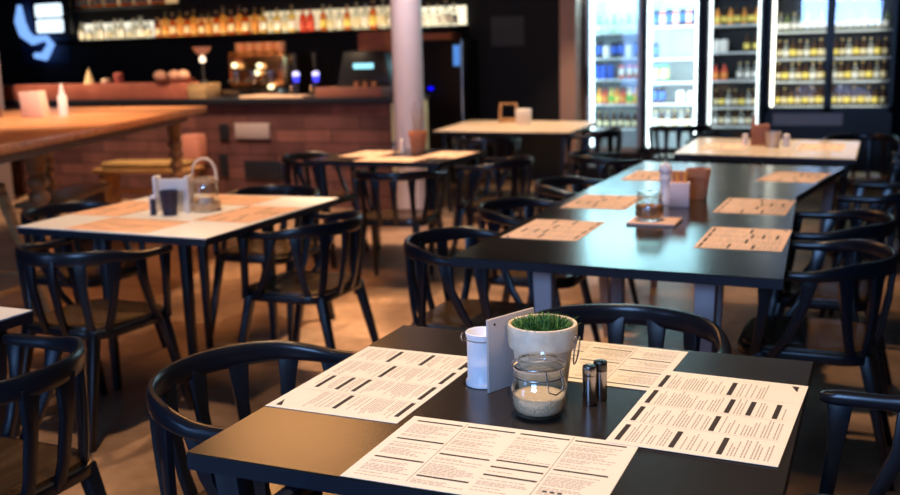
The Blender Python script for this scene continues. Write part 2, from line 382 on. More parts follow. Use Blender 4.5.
row([proto('bottle', 0.050, 0.24, 0.022, G_MILK, L_WHITE, G_MILK), proto('bottle', 0.045, 0.20, 0.020, G_CLEAR, L_CREAM, G_MILK), proto('bottle', 0.048, 0.29, 0.018, G_MILK, G_CLEAR, CAPG)], lin(-8.68, -7.5, 11), 9.15, 1.732,
    'clear spirit bottle in the bright white part of the bar shelf', 'bottle', 'clear bottles at the left of the bar shelf', 0.2)
row([proto('bottle', 0.046, 0.28, 0.014, G_AMBER, L_CREAM, CAPG), proto('bottle', 0.042, 0.31, 0.013, G_GOLD, L_ORG, CAPD)], lin(-7.44, -5.90, 14), 9.15, 1.732,
    'amber liquor bottle in the orange lit middle of the bar shelf', 'bottle', 'amber bottles on the bar shelf', 0.16)
row([proto('bottle', 0.046, 0.30, 0.014, G_GOLD, L_WHITE, CAPG), proto('bottle', 0.046, 0.30, 0.014, G_CLEAR, L_CREAM, CAPD)], lin(-5.87, -5.36, 5), 9.15, 1.732,
    'pale gold bottle between the amber and the red bottles', 'bottle', 'pale gold bottles on the bar shelf', 0.06)
row([proto('bottle', 0.046, 0.29, 0.014, G_RED, L_RED, CAPD)], lin(-5.34, -5.10, 2), 9.15, 1.732,
    'red bottle standing on the bar shelf above the beer taps', 'bottle', 'red bottles on the bar shelf', 0.0)
row([proto('bottle', 0.044, 0.31, 0.014, G_AMBER, L_YEL, CAPG), proto('bottle', 0.044, 0.32, 0.014, G_CLEAR, L_CREAM, CAPG), proto('bottle', 0.046, 0.29, 0.014, G_CLEAR, L_WHITE, CAPD)], lin(-5.06, -3.93, 10), 9.15, 1.732,
    'light bottle on the bar shelf between the red ones and the column', 'bottle', 'light bottles left of the column', 0.15)
row([proto('bottle', 0.044, 0.27, 0.014, G_CLEAR, L_WHITE, CAPG)], lin(-3.78, -3.28, 5), 9.15, 1.732,
    'white labelled bottle on the bar shelf right of the column', 'bottle', 'bottles right of the column', 0.1)
row([proto('bottle', 0.042, 0.24, 0.014, G_AMBER, L_CREAM, CAPG)], lin(-8.72, -7.26, 12), 9.15, 2.14,
    'amber bottle on the upper shelf over the bar', 'bottle', 'amber bottles on the upper shelf', 0.1)

# two lit screens on the bar wall and a blue lit neon sign beside them
scr = empty('menu_screen', (-9.42, 9.12, 1.82), label='black wall screen showing two bright white blocks at far left', cat='screen')
MB().box(-0.02, 0.62, 0, 0.05, 0.0, 0.44).build('housing', EDGE, scr, bevel=0.01)
for z in (0.03, 0.23): MB().box(0.05, 0.50, -0.008, 0.0, z, z + 0.17).build('lit_panel', mat('screen_glow', (0.1, 0.1, 0.1), emit=(0.70, 0.86, 1.0), es=1.6), scr, bevel=0.02)
neon = empty('neon_sign', (-9.86, 9.30, 1.52), label='blue glowing curved neon sign left of the wall screen', cat='sign')
MB().tube([(0.02, 0, 0.72), (0.0, 0, 0.5), (0.06, 0, 0.34), (0.2, 0, 0.24), (0.42, 0, 0.28), (0.52, 0, 0.18), (0.38, 0, 0.02), (0.22, 0, 0.04)], [0.03, 0.07, 0.075, 0.06, 0.05, 0.05, 0.06, 0.04], 10).build('glow_tube', mat('neon_blue', (0.02, 0.05, 0.2), emit=(0.22, 0.45, 1.0), es=1.1), neon)
MB().box(-0.1, 0.75, 0.09, 0.1, -0.08, 0.80).build('backing_board', mat('navy_board', (0.01, 0.02, 0.07), rough=0.6), neon)

# coffee machine with amber lit top, cups, taps, grinder
cm = empty('espresso_machine', (-4.76, 7.34, 1.05), label='brass and steel espresso machine with amber lights on the bar', cat='coffee machine')
AM = mat('brass_shell', (0.75, 0.45, 0.16), rough=0.2, metal=1.0)
MB().box(-0.33, 0.33, 0, 0.3, 0.10, 0.42).build('body', mat('copper_shell', (0.55, 0.28, 0.14), rough=0.25, metal=1.0), cm, bevel=0.03)
MB().box(-0.34, 0.34, -0.12, 0.32, 0.0, 0.08).build('drip_tray', STEEL, cm, bevel=0.01)
for x in (-0.2, 0.0, 0.2):
    g = MB().lathe([(0.035, 0.14), (0.045, 0.2), (0.045, 0.26)], 14, x, -0.05).build('group_head', STEEL, cm)
    MB().tube([(x, -0.07, 0.18), (x, -0.2, 0.16)], 0.012).build('portafilter', CAPD, cm)
MB().tube([(-0.3, -0.02, 0.44), (0.3, -0.02, 0.44)], 0.012).build('top_rail', AM, cm)
for x, z, c in ((-0.22, 0.32, 1), (0.08, 0.31, 1), (0.2, 0.1, 1), (0.04, 0.24, 1)):
    MB().lathe([(0.001, z - 0.03), (0.03, z - 0.015), (0.03, z + 0.015), (0.001, z + 0.03)], 12, x, -0.04).build('indicator_lamp', mat('lamp_cream', (0.2, 0.2, 0.1), emit=(1.0, 0.85, 0.5), es=2.2), cm)
cupm = mat('copper_cup', (0.80, 0.42, 0.22), rough=0.25, metal=0.6)
cp = None
for i, x in enumerate((-5.02, -4.90, -4.78, -4.66, -4.54)):
    if cp is None:
        cp = MB().lathe([(0.03, 0), (0.048, 0.03), (0.052, 0.10), (0.046, 0.10), (0.043, 0.035), (0.02, 0.01)], 16, cap=False).build('cup', cupm); o = cp
    else: o = cp.copy(); COL.objects.link(o)
    o.location = (x, 7.48, 1.471); o.scale = (1.15, 1.15, 1.2); tag(o, 'copper coloured cup on top of the espresso machine', 'cup', 'cups on the espresso machine')
for i, x in enumerate((-4.15, -3.93)):
    tp = empty('beer_tap', (x, 7.12, 1.05), label=('left' if i == 0 else 'right') + ' one of the two black beer taps with a glowing blue badge', cat='beer tap', group='beer taps on the bar')
    MB().lathe([(0.04, 0), (0.035, 0.02), (0.022, 0.05), (0.022, 0.22)], 14).build('column', CAPD, tp)
    MB().lathe([(0.028, 0.15), (0.032, 0.20)], 16).build('blue_badge', mat('badge_blue', (0.0, 0.0, 0.3), emit=(0.06, 0.06, 1.0), es=1.5), tp)
    MB().lathe([(0.001, 0.20), (0.034, 0.205), (0.034, 0.24), (0.001, 0.25)], 16).build('white_badge', mat('badge_white', (0.4, 0.4, 0.6), emit=(0.55, 0.55, 1.0), es=1.5), tp)
    MB().tube([(0, 0, 0.251), (0, -0.01, 0.34), (0, -0.015, 0.42)], [0.012, 0.02, 0.026]).build('handle', CAPD, tp)
    MB().tube([(0, -0.02, 0.12), (0, -0.10, 0.11), (0, -0.11, 0.06)], 0.01).build('spout', STEEL, tp)
cr = empty('cash_register', (-3.43, 7.10, 1.146), label='black till with a small cyan display on the brown plinth', cat='till')
MB().prism([(-0.26, 0.0), (0.30, 0.0), (0.30, 0.06), (-0.26, 0.06)], 0, 0.03).build('base', CAPD, cr)
x = MB(); x.add([(-0.26, 0, 0.03), (0.30, 0, 0.03), (0.30, 0.26, 0.03), (-0.26, 0.26, 0.03), (-0.22, 0.06, 0.33), (0.20, 0.06, 0.33), (0.24, 0.26, 0.31), (-0.22, 0.26, 0.34)], [[3, 2, 1, 0], [4, 5, 6, 7], [0, 1, 5, 4], [1, 2, 6, 5], [2, 3, 7, 6], [3, 0, 4, 7]])
x.build('housing', mat('till_black', (0.02, 0.022, 0.028), rough=0.35), cr, bevel=0.02)
MB().box(-0.09, 0.12, 0.012, 0.04, 0.165, 0.215).build('display', mat('cyan_display', (0, 0.1, 0.1), emit=(0.35, 0.85, 1.0), es=1.3), cr, bevel=0.01)
for k in range(3): MB().lathe([(0.022, 0.0), (0.03, 0.05), (0.024, 0.05)], 12, -0.02 + k * 0.09, -0.05).build('knob', cupm, cr)
tag(MB().box(-3.66, -3.25, 7.50, 7.53, 1.06, 1.66).build('wall_board', mat('rust_panel', (0.55, 0.20, 0.08), rough=0.5, noise=(7, (0.30, 0.09, 0.05), 0.5)), None), 'rust orange panel standing behind the black till', 'panel')
# things on the raised ledge
for (x, r, h, c, n, lb) in [(-6.72, 0.06, 0.16, (0.75, 0.60, 0.32), 'paper_cone', 'yellowish pointed paper cone on the raised bar ledge'),
                            (-6.50, 0.045, 0.05, (0.85, 0.70, 0.5), 'small_bowl', 'tiny pale bowl beside the paper cone on the ledge'),
                            (-6.32, 0.05, 0.11, (0.45, 0.12, 0.09), 'spice_jar', 'dark red jar on the raised bar ledge')]:
    prof = [(r, 0), (r * 0.55, h * 0.5), (r * 0.08, h)] if n == 'paper_cone' else [(r * 0.8, 0), (r, h * 0.3), (r, h * 0.85), (r * 0.7, h)]
    o = MB().lathe(prof, 16).build(n, mat('c_' + n, c, rough=0.5)); o.location = (x, 7.12, 1.215); tag(o, lb, n.replace('_', ' '))
bd = MB().lathe([(0.16, 0), (0.21, 0.035), (0.19, 0.035), (0.02, 0.012)], 24).build('bread_tray', mat('c_tray', (0.35, 0.14, 0.10), rough=0.4)); bd.location = (-5.62, 7.14, 1.215); tag(bd, 'reddish shallow tray on the ledge under the bread rolls', 'tray')
br_ = None
for i, (x, y) in enumerate([(-5.80, 7.11), (-5.655, 7.15), (-5.51, 7.11)]):
    if br_ is None: br_ = MB().lathe([(0.005, 0), (0.05, 0.01), (0.062, 0.04), (0.045, 0.075), (0.005, 0.09)], 16).build('bread_roll', mat('c_bread', (0.75, 0.42, 0.28), rough=0.6)); o = br_
    else: o = br_.copy(); COL.objects.link(o)
    o.location = (x + 0.03, y, 1.24); o.scale = (1.1, 1.1, 1.1); tag(o, 'pinkish bread roll lying in the reddish tray', 'bread', 'bread rolls on the ledge')
lp = empty('table_lamp', (-5.235, 7.12, 1.2005), label='little lamp with a pinkish bowl shade on the tan box', cat='lamp')
MB().lathe([(0.05, 0), (0.045, 0.02), (0.012, 0.03), (0.012, 0.20)], 16).build('stand', CAPD, lp)
MB().lathe([(0.02, 0.28), (0.06, 0.30), (0.10, 0.36), (0.09, 0.36), (0.05, 0.31)], 20, cap=False).build('lamp_shade', mat('c_shade', (0.8, 0.45, 0.32), rough=0.5), lp)
MB().lathe([(0.001, 0.2), (0.03, 0.215), (0.032, 0.25), (0.001, 0.28)], 14).build('bulb', mat('bulb_warm', (0.3, 0.3, 0.3), emit=(1.0, 0.72, 0.5), es=2.0), lp)
# tall dark drinks cooler right of the column with a steel handle
dk = empty('dark_cooler', (-3.64, 8.9, 0), label='tall dark upright cooler right of the column with a thin steel rail', cat='cooler')
MB().box(-0.36, 0.50, 0, 0.45, 0, 1.58).build('body', mat('cooler_black', (0.013, 0.013, 0.016), rough=0.4), dk, bevel=0.01)
MB().tube([(0.50, -0.03, 0.35), (0.50, -0.03, 1.58)], 0.012).build('handle', WIRE, dk)
MB().lathe([(0.001, 0), (0.03, 0.01), (0.03, 0.03), (0.001, 0.04)], 14).build('blue_light', mat('led_blue', (0, 0, 0.2), emit=(0.0, 0.0, 1.0), es=1.5), dk).location = (0.12, -0.02, 1.04)
MB().box(0.40, 0.47, -0.02, 0.0, 1.30, 1.52).build('blue_panel', mat('led_sky', (0, 0.1, 0.2), emit=(0.10, 0.28, 0.75), es=0.9), dk)
tag(MB().box(-3.72, -3.28, 8.92, 9.2, 1.581, 1.66).build('orange_box', mat('c_orange', (0.65, 0.25, 0.14), rough=0.6), None, bevel=0.01), 'orange box lying on top of the dark cooler', 'box')
tag(MB().box(-2.98, -2.60, 9.375, 9.399, 1.50, 1.82).build('poster', mat('c_pic', (0.075, 0.075, 0.07), rough=0.6)), 'faint dark grey poster hanging on the black wall left of the pink pier', 'poster')

# ================================================================== FRIDGES
FW = mat('fridge_white', (0.82, 0.88, 0.90), rough=0.4)
FD = mat('fridge_dark', (0.035, 0.03, 0.03), rough=0.4)
FB = mat('fridge_frame_black', (0.012, 0.012, 0.014), rough=0.35)
FS = mat('fridge_frame_silver', (0.45, 0.46, 0.50), rough=0.35, metal=0.6)
PANE = mat('fridge_pane', (0.97, 0.98, 1.0), rough=0.0, trans=1.0, ior=1.5)
SHELF = mat('fridge_shelf', (0.60, 0.66, 0.70), rough=0.4)
TP = thin_glass('thin_pane', 1.6)
def fridge(x0, x1, inner, frame, shelves, light, glow, label, gz=0.32, header=(0.42, 0.84, 0.95), hs=13, ls=True, rs=True, ts=6, doors=1):
    w = x1 - x0; cx = (x0 + x1) / 2
    t = empty('drinks_fridge', (cx, 9.5, 0), label=label, cat='fridge')
    h = w / 2
    b = MB().box(-h, -h + 0.03, 0.04, 0.7, 0, 2.45).box(h - 0.03, h, 0.04, 0.7, 0, 2.45).box(-h, h, 0.67, 0.7, 0, 2.45).box(-h, h, 0.04, 0.7, 2.40, 2.45).box(-h, h, 0.04, 0.7, 0.0, 0.10)
    b.build('cabinet', inner, t, smooth=False)
    MB().box(-h, h, 0.0, 0.05, 0.0, gz).build('base_grille', FB, t)
    MB().box(-h, h, 0.0, 0.05, 2.05, 2.45).build('header_light_box', mat('header_%s' % label[:14], (0.2, 0.2, 0.2), emit=header, es=hs), t)  # unseen glowing header, added for the cyan sheen on the tabletops
    for k in range(doors):
        a = -h + w * k / doors; c = a + w / doors
        d = MB().box(a, a + 0.04, 0, 0.045, gz, 2.05).box(c - 0.04, c, 0, 0.045, gz, 2.05).box(a, c, 0, 0.045, gz, gz + 0.05).box(a, c, 0, 0.045, 2.0, 2.05).build('door', frame, t, smooth=False)
        MB().box(a + 0.04, c - 0.04, 0.018, 0.022, gz + 0.05, 2.0).build('glass_pane', TP, d)
        MB().tube([(a + 0.02, -0.03, 0.95), (a + 0.02, -0.03, 1.25)], 0.011).build('handle', CAPD, d)
    for z in shelves: MB().box(-h + 0.035, h - 0.035, 0.12, 0.66, z - 0.02, z).build('shelf', SHELF, t)
    em = mat('tube_%s' % label[:14], (0.5, 0.5, 0.5), emit=light, es=ts)
    for s, on in ((-1, ls), (1, rs)):
        if on: MB().box(s * (h - 0.055) - 0.014, s * (h - 0.055) + 0.014, 0.06, 0.09, gz + 0.06, 2.0).build('light_tube', em, t)
    l = bpy.data.lights.new('fridge_lamp', 'AREA'); l.shape = 'RECTANGLE'; l.size = w * 0.8; l.size_y = 1.5; l.energy = glow; l.color = light
    o = bpy.data.objects.new('fridge_lamp', l); COL.objects.link(o); o.parent = t; o.location = (0, 0.07, 1.2); o.rotation_euler = (math.radians(90), 0, 0)
    return cx
CY = (0.62, 0.88, 1.0); CW = (0.80, 0.96, 1.0)
fridge(-1.93, -1.32, FW, FS, [0.57, 0.84, 1.11, 1.34, 1.61], CY, 2.8, 'white drinks fridge beside the pink pier with blue tinted light', ls=True, rs=False)
fridge(-1.30, -0.69, FW, FB, [0.58, 0.84, 1.07, 1.32, 1.66], CW, 10, 'brightest white drinks fridge second from the pink pier', header=(0.42, 0.84, 0.95), hs=9)
fridge(-0.66, -0.06, FD, FB, [0.60, 0.80, 1.08, 1.37, 1.65], (0.85, 0.95, 0.95), 1.6, 'dark drinks fridge with a bright strip on its right edge', header=(0.4, 0.6, 0.7), hs=0.5, ls=True, rs=True, ts=3)
fridge(-0.03, 1.17, FD, FB, [0.81, 1.06, 1.29, 1.56], (1.0, 0.96, 0.80), 6, 'wide double door fridge filled with rows of beer', gz=0.75, header=(0.3, 0.5, 0.8), hs=0.8, ls=True, rs=False, ts=5, doors=2)

def fr_row(x0, x1, n, z, protos, label, group, cat='bottle', jit=0.03): row(protos, lin(x0 + 0.07, x1 - 0.06, n), 9.68, z + 0.001, label, cat, group, jit)
def can_proto(c1, c2, h=0.15, r=0.032):
    m = MB(); m.mi = 0; m.lathe([(r * 0.8, 0), (r, 0.008), (r, h - 0.01), (r * 0.8, h)], 12); m.mi = 1; m.lathe([(r * 1.01, h * 0.25), (r * 1.01, h * 0.75)], 12)
    return [m.build('can', [c1, c2]), False]
bw = proto('bottle', 0.032, 0.185, 0.012, G_BROWN, L_CREAM, CAPG); bw2 = proto('bottle', 0.032, 0.19, 0.012, G_BROWN, L_YEL, CAPD)
gw = proto('bottle', 0.031, 0.18, 0.012, G_CLEAR, L_WHITE, CAPG); gg = proto('bottle', 0.032, 0.185, 0.012, G_GREEN, L_WHITE, CAPD)
ob = proto('bottle', 0.034, 0.18, 0.015, L_ORG, L_YEL, CAPD); yb = proto('bottle', 0.034, 0.18, 0.015, L_YEL, L_GRN, CAPD); rb = proto('bottle', 0.034, 0.17, 0.015, L_RED, L_ORG, CAPD)
cb = can_proto(L_BLUE, L_BLUE); cr_ = can_proto(L_RED, L_WHITE); cw = can_proto(L_WHITE, L_WHITE, 0.13, 0.04); cg = can_proto(L_GRN, L_YEL, 0.18, 0.045); ck = can_proto(CAPD, L_BLUE, 0.17, 0.035)
A = 'in the blue tinted fridge'; B = 'in the brightest fridge'; C_ = 'in the dark fridge'; D_ = 'in the double fridge'
fr_row(-1.93, -1.32, 6, 0.57, [bw], 'dark bottle on the bottom shelf ' + A, 'first fridge bottom shelf')
fr_row(-1.93, -1.32, 7, 0.84, [ob, rb, yb], 'orange, red or yellow juice bottle on the second lowest shelf ' + A, 'first fridge juices')
fr_row(-1.95, -1.60, 3, 1.11, [cb], 'blue can on the middle shelf ' + A, 'first fridge blue cans', 'can')
fr_row(-1.68, -1.30, 3, 1.11, [cr_], 'red and white can on the middle shelf ' + A, 'first fridge red cans', 'can')
fr_row(-1.93, -1.32, 6, 1.34, [ck, cw, ck], 'white or dark can on the second highest shelf ' + A, 'first fridge upper cans', 'can')
fr_row(-1.93, -1.32, 6, 1.61, [gg, gw], 'green or clear bottle on the top shelf ' + A, 'first fridge top bottles')
fr_row(-1.30, -0.69, 7, 0.58, [gw, bw], 'clear or dark bottle on the bottom shelf ' + B, 'second fridge bottom shelf')
fr_row(-1.31, -1.03, 2, 0.84, [ck], 'dark squat can on the second lowest shelf ' + B, 'second fridge dark cans', 'can')
fr_row(-1.06, -0.70, 2, 0.84, [cw], 'white squat can on the second lowest shelf ' + B, 'second fridge white cans', 'can')
fr_row(-1.32, -1.0, 2, 1.07, [cg], 'green and yellow carton can on the middle shelf ' + B, 'second fridge green cans', 'can')
fr_row(-1.28, -1.14, 1, 1.32, [ck], 'single dark can on the nearly empty shelf ' + B, None, 'can')
fr_row(-1.30, -0.69, 7, 1.66, [ck, cr_], 'dark or red and white can on the top shelf ' + B, 'second fridge top cans', 'can')
fr_row(-0.66, -0.06, 7, 0.60, [gw, bw], 'clear or brown bottle on the bottom shelf ' + C_, 'third fridge bottom shelf')
fr_row(-0.66, -0.06, 7, 0.80, [bw, bw2, gw], 'clear or brown bottle on the second lowest shelf ' + C_, 'third fridge second shelf')
fr_row(-0.68, -0.37, 2, 1.08, [rb], 'red bottle at the left of the middle shelf ' + C_, 'third fridge red bottles')
fr_row(-0.43, -0.06, 3, 1.08, [gw], 'clear bottle with white label on the middle shelf ' + C_, 'third fridge clear bottles')
fr_row(-0.68, -0.38, 2, 1.37, [cw], 'white can on the second highest shelf ' + C_, 'third fridge white cans', 'can')
fr_row(-0.37, -0.05, 2, 1.37, [bw2], 'yellow labelled bottle on the second highest shelf ' + C_, 'third fridge yellow bottles')
fr_row(-0.66, -0.06, 7, 1.65, [ob, bw2], 'orange or yellow bottle on the top shelf ' + C_, 'third fridge top bottles')
for z, pr, nm, w_ in ((0.81, [bw2, bw], 'bottom', 'cream or yellow labelled brown beer bottle'), (1.06, [bw, bw2, gw], 'second lowest', 'pale labelled beer bottle'), (1.29, [bw, gw, bw2], 'second highest', 'pale labelled beer bottle'), (1.56, [gw, gg], 'top', 'clear or green bottle')):
    fr_row(-0.03, 1.17, 16, z, pr, w_ + ' on the ' + nm + ' shelf ' + D_, 'double fridge ' + nm + ' shelf')
tag(MB().box(0.05, 0.72, 9.485, 9.496, 0.62, 0.74).build('price_rail', mat('grey_rail', (0.45, 0.47, 0.52), rough=0.4)), 'long grey price rail on the base of the wide double fridge', 'rail')

# ================================================================== TABLES
def table(name, poly, top_m, leg_m, label, top_t=0.032, inset=0.10, lw=0.024, leg_pts=None, z=0.75, rz_in=0.06):
    cx = sum(p[0] for p in poly) / len(poly); cy = sum(p[1] for p in poly) / len(poly)
    t = empty(name, (cx, cy, 0), label=label, cat='table')
    P = [(x - cx, y - cy) for x, y in poly]
    MB().prism(P, z - 0.004, z).build('tabletop', top_m, t, smooth=False)
    MB().prism(P, z - top_t, z - 0.004).build('edge_band', EDGE, t, smooth=False)
    for (x, y) in (leg_pts or P):
        if leg_pts: x -= cx; y -= cy
        else:
            l = math.hypot(x, y); x *= (l - inset) / l; y *= (l - inset) / l
        l = math.hypot(x, y)
        ex, ey = x * (l - rz_in) / l, y * (l - rz_in) / l
        MB().quadbar((ex, ey, 0), (x, y, z - top_t), (lw * 0.62, lw * 0.62), (lw, lw)).build('leg', leg_m, t, bevel=0.003)
    return t
tab1 = table('dining_table', [(0, 0), (0.97, 0), (0.97, 0.868), (0, 0.868)], BLACK_TOP, METAL_LEG, 'black square table in the foreground with grass pot and paper menus', inset=0.075)
tab2 = table('dining_table', [(-2.26, 1.79), (-1.275, 1.765), (-1.32, 2.88), (-2.33, 2.84)], WHITE_TOP, METAL_LEG, 'white topped table at left with the lantern basket on it', leg_pts=[(-1.97, 1.98), (-1.60, 2.05), (-1.97, 2.65), (-1.58, 2.65)], rz_in=0.0, lw=0.022)
tab3 = table('dining_table', [(-0.225, 1.70), (0.84, 1.66), (0.75, 3.33), (-0.235, 3.33)], BLACK_GLOSS, GREY_LEG, 'long black table behind the foreground table, glass jar on a card', lw=0.034, leg_pts=[(0.02, 1.95), (0.585, 1.90), (0.45, 3.1), (0.0, 3.1)], rz_in=0.02)
tab4 = table('dining_table', [(-0.235, 3.335), (0.735, 3.335), (0.905, 4.60), (-0.235, 4.72)], BLACK_GLOSS, GREY_LEG, 'second black table continuing the long table towards the fridges', lw=0.03)
tab5 = table('dining_table', [(-2.44, 4.42), (-1.47, 4.42), (-1.46, 5.26), (-2.44, 5.30)], BLACK_TOP, METAL_LEG, 'black table in front of the white column with a terracotta pot')
tab6 = table('dining_table', [(-2.62, 6.90), (-1.32, 6.78), (-1.44, 8.16), (-2.86, 8.40)], wood_mat('beige_top', (0.62, 0.46, 0.32), (0.70, 0.54, 0.38), rough=0.35), METAL_LEG, 'beige topped table in front of the black wall and pink pier')
tab7 = table('dining_table', [(-0.15, 5.22), (0.95, 5.02), (0.95, 6.24), (-0.20, 6.45)], wood_mat('cream_top', (0.70, 0.58, 0.44), (0.78, 0.66, 0.50), rough=0.22), METAL_LEG, 'cream topped table between the long black table and the fridges')
tab8 = table('dining_table', [(-2.03, -0.17), (-1.06, -0.17), (-1.06, 0.695), (-2.03, 0.695)], WHITE_TOP, METAL_LEG, 'white topped table whose tip shows at the left edge of the photo')

# high communal wooden table with turned legs
ORW = wood_mat('orange_oak', (0.42, 0.16, 0.06), (0.60, 0.27, 0.12), rough=0.38)
DKW = wood_mat('dark_oak', (0.14, 0.075, 0.03), (0.22, 0.12, 0.05), rough=0.45)
cx, cy = -4.3, 3.8
ct = empty('communal_table', (cx, cy, 0), label='high orange oak communal table with turned legs at the left', cat='table')
PP = [(-2.62, 1.85), (-4.11, 5.63), (-6.0, 5.58), (-4.62, 1.85)]
MB().prism([(x - cx, y - cy) for x, y in PP], 1.0, 1.05).build('tabletop', ORW, ct, bevel=0.006)
P2 = [(-2.86, 2.1), (-4.20, 5.48), (-5.85, 5.44), (-4.60, 2.1)]
MB().prism([(x - cx, y - cy) for x, y in P2], 0.935, 0.9995).build('apron', DKW, ct)
for (x, y) in [(-3.36, 3.0), (-4.22, 5.32), (-5.6, 5.3), (-4.55, 2.3)]:
    prof = [(0.045, 0), (0.055, 0.05), (0.04, 0.10)]
    for k in range(8):
        z = 0.12 + k * 0.085; prof += [(0.032, z), (0.055, z + 0.02), (0.062, z + 0.043), (0.055, z + 0.066), (0.032, z + 0.084)]
    prof += [(0.05, 0.82), (0.06, 0.9345)]
    MB().lathe(prof, 18, x - cx, y - cy).build('turned_leg', wood_mat('leg_oak', (0.42, 0.22, 0.09), (0.55, 0.31, 0.14), rough=0.4), ct)

# ================================================================== CHAIRS
def make_chair(wide=1.0):
    t = empty('armchair')
    R = 0.265
    def railz(y): return 0.715 - 0.015 * min(1.0, max(0.0, (y + 0.14) / 0.12))
    pts = []; outs = []
    ys = (0.155, 0.145, 0.12, 0.07, 0.03)
    for y in ys: pts.append((R, y)); outs.append((1, 0))
    for k in range(29):
        a = -PI * k / 28; pts.append((R * math.cos(a), R * math.sin(a))); outs.append((math.cos(a), math.sin(a)))
    for y in ys[::-1]: pts.append((-R, y)); outs.append((-1, 0))
    secs = []; P3 = []
    for i, (x, y) in enumerate(pts):
        e = min(i, len(pts) - 1 - i); k = (0.5, 0.85)[e] if e < 2 else 1
        back = min(1.0, max(0.0, (0.02 - y) / (R * 0.8)))
        hw = (0.017 - 0.006 * back) * k; hh = (0.0155 + 0.0125 * back) * k
        secs.append([(hw * (abs(math.cos(q)) ** 0.7) * (1 if math.cos(q) > 0 else -1), hh * (abs(math.sin(q)) ** 0.7) * (1 if math.sin(q) > 0 else -1)) for q in [PI / 12 + j * PI / 6 for j in range(12)]])
        P3.append((x, y, railz(y)))
    MB().section(P3, secs, outs).build('arm_rail', CHAIR, t)
    def slat(bx, by, tx, ty, tv, w=1.0):
        tz = railz(ty) - 0.006; tvn = tv.normalized(); nn = Vector((tvn.y, -tvn.x, 0)); vs = []
        cs = [(0.0, 0.415, 0.016), (0.45, 0.49, 0.0145), (0.85, 0.60, 0.0165), (1.0, tz, 0.026)]
        for (f, z, hw) in cs:
            p = Vector((bx + (tx - bx) * f, by + (ty - by) * f, z))
            for sx, sy in ((-1, -1), (1, -1), (1, 1), (-1, 1)): vs.append(p + tvn * hw * w * sx + nn * 0.009 * sy)
        fs = [[0, 1, 2, 3], [12, 13, 14, 15]] + [[q * 4 + k, q * 4 + (k + 1) % 4, q * 4 + 4 + (k + 1) % 4, q * 4 + 4 + k] for q in range(3) for k in range(4)]
        MB().add(vs, fs).build('slat', CHAIR, t, bevel=0.003)
    for s in (-1, 1):
        MB().quadbar((s * 0.245, 0.225, 0), (s * 0.212, 0.13, 0.43), (0.012, 0.012), (0.021, 0.018), ux=(1, 0, 0)).build('leg', CHAIR, t, bevel=0.004)
        slat(s * 0.222, 0.150, s * R, 0.115, Vector((0, 1, 0))); slat(s * 0.226, 0.100, s * R, -0.02, Vector((0, 1, 0)))
        MB().quadbar((s * 0.20, -0.285, 0), (s * 0.165, -0.185, 0.43), (0.012, 0.012), (0.021, 0.018), ux=(1, 0, 0)).build('leg', CHAIR, t, bevel=0.004)
        for adeg, bx, by in ((27, 0.195, -0.150), (54, 0.160, -0.185)):
            a = math.radians(adeg); slat(s * bx, by, s * R * math.cos(a), -R * math.sin(a), Vector((math.sin(a) * s, math.cos(a), 0)))
        a = math.radians(78); slat(s * 0.05, -0.208, s * R * math.cos(a), -R * math.sin(a), Vector((1, 0, 0)))
    def rr(hx, hy, r, off=0):
        o = []
        for (cx_, cy_, a0) in ((hx - r, hy - r, 0), (-hx + r, hy - r, 90), (-hx + r, -hy + r, 180), (hx - r, -hy + r, 270)):
            for k in range(6): a = math.radians(a0 + 18 * k); o.append((cx_ + r * math.cos(a), cy_ + r * math.sin(a)))
        return o
    MB().prism(rr(0.222, 0.215, 0.10), 0.405, 0.438).build('seat_frame', CHAIR, t, bevel=0.005)
    s = MB(); n = 24
    ring = lambda k, z: [(x * k, y * k, z) for x, y in rr(0.205, 0.20, 0.09)]
    vs = ring(1, 0.4385) + ring(0.99, 0.449) + ring(0.9, 0.453) + ring(0.6, 0.447) + ring(0.3, 0.444) + [(0, 0, 0.443)]
    fs = [[q * n + k, q * n + (k + 1) % n, (q + 1) * n + (k + 1) % n, (q + 1) * n + k] for q in range(4) for k in range(n)] + [[4 * n + k, 4 * n + (k + 1) % n, 5 * n] for k in range(n)] + [list(range(n))]
    s.add(vs, fs).build('seat', SEAT, t)
    return t
chair0 = make_chair(); used = [False]
D = math.radians
def chair(x, y, deg, label, group=None):
    """deg = direction the sitter faces, 0 = +y, 90 = -x"""
    o = chair0 if not used[0] else copy_tree(chair0)
    used[0] = True
    o.location = (x, y, 0); o.rotation_euler = (0, 0, D(deg)); tag(o, label, 'chair', group)
    return o
chair(-0.110, 0.455, -90, 'black armchair tucked into the left side of the foreground table')
chair(0.50, 1.005, 180, 'black armchair at the far side of the foreground table behind the grass pot')
chair(1.145, 0.53, 90, 'black armchair with blue glint at the right side of the foreground table')
chair(0.47, -0.05, 0, 'black armchair tucked under the front of the foreground table')
chair(-0.90, 0.32, 90, 'black armchair with warm glossy seat in the bottom left corner')
chair(-1.74, 1.66, -3, 'black armchair at the near side of the white topped left table')
chair(-1.235, 2.38, 90, 'black armchair with brown seat at the right side of the white topped left table')
chair(-1.85, 3.05, 180, 'black armchair at the far side of the white topped left table')
chair(-2.42, 2.34, -90, 'black armchair at the left side of the white topped table beneath the oak table')
chair(-1.66, 4.22, 8, 'black armchair at the near side of the terracotta pot table')
chair(-2.60, 4.88, -90, 'black armchair left of the terracotta pot table, its back to the plank bar')
chair(-1.28, 4.86, 90, 'black armchair right of the terracotta pot table')
chair(-0.29, 2.10, -90, 'black armchair at the left side of the long table, nearest of its row')
chair(-0.33, 2.95, -90, 'black armchair at the left side of the long table, second of its row')
chair(-0.34, 3.80, -90, 'black armchair at the left side of the long table, third of its row')
chair(0.88, 2.20, 90, 'black armchair at the right side of the long table, nearest of its row')
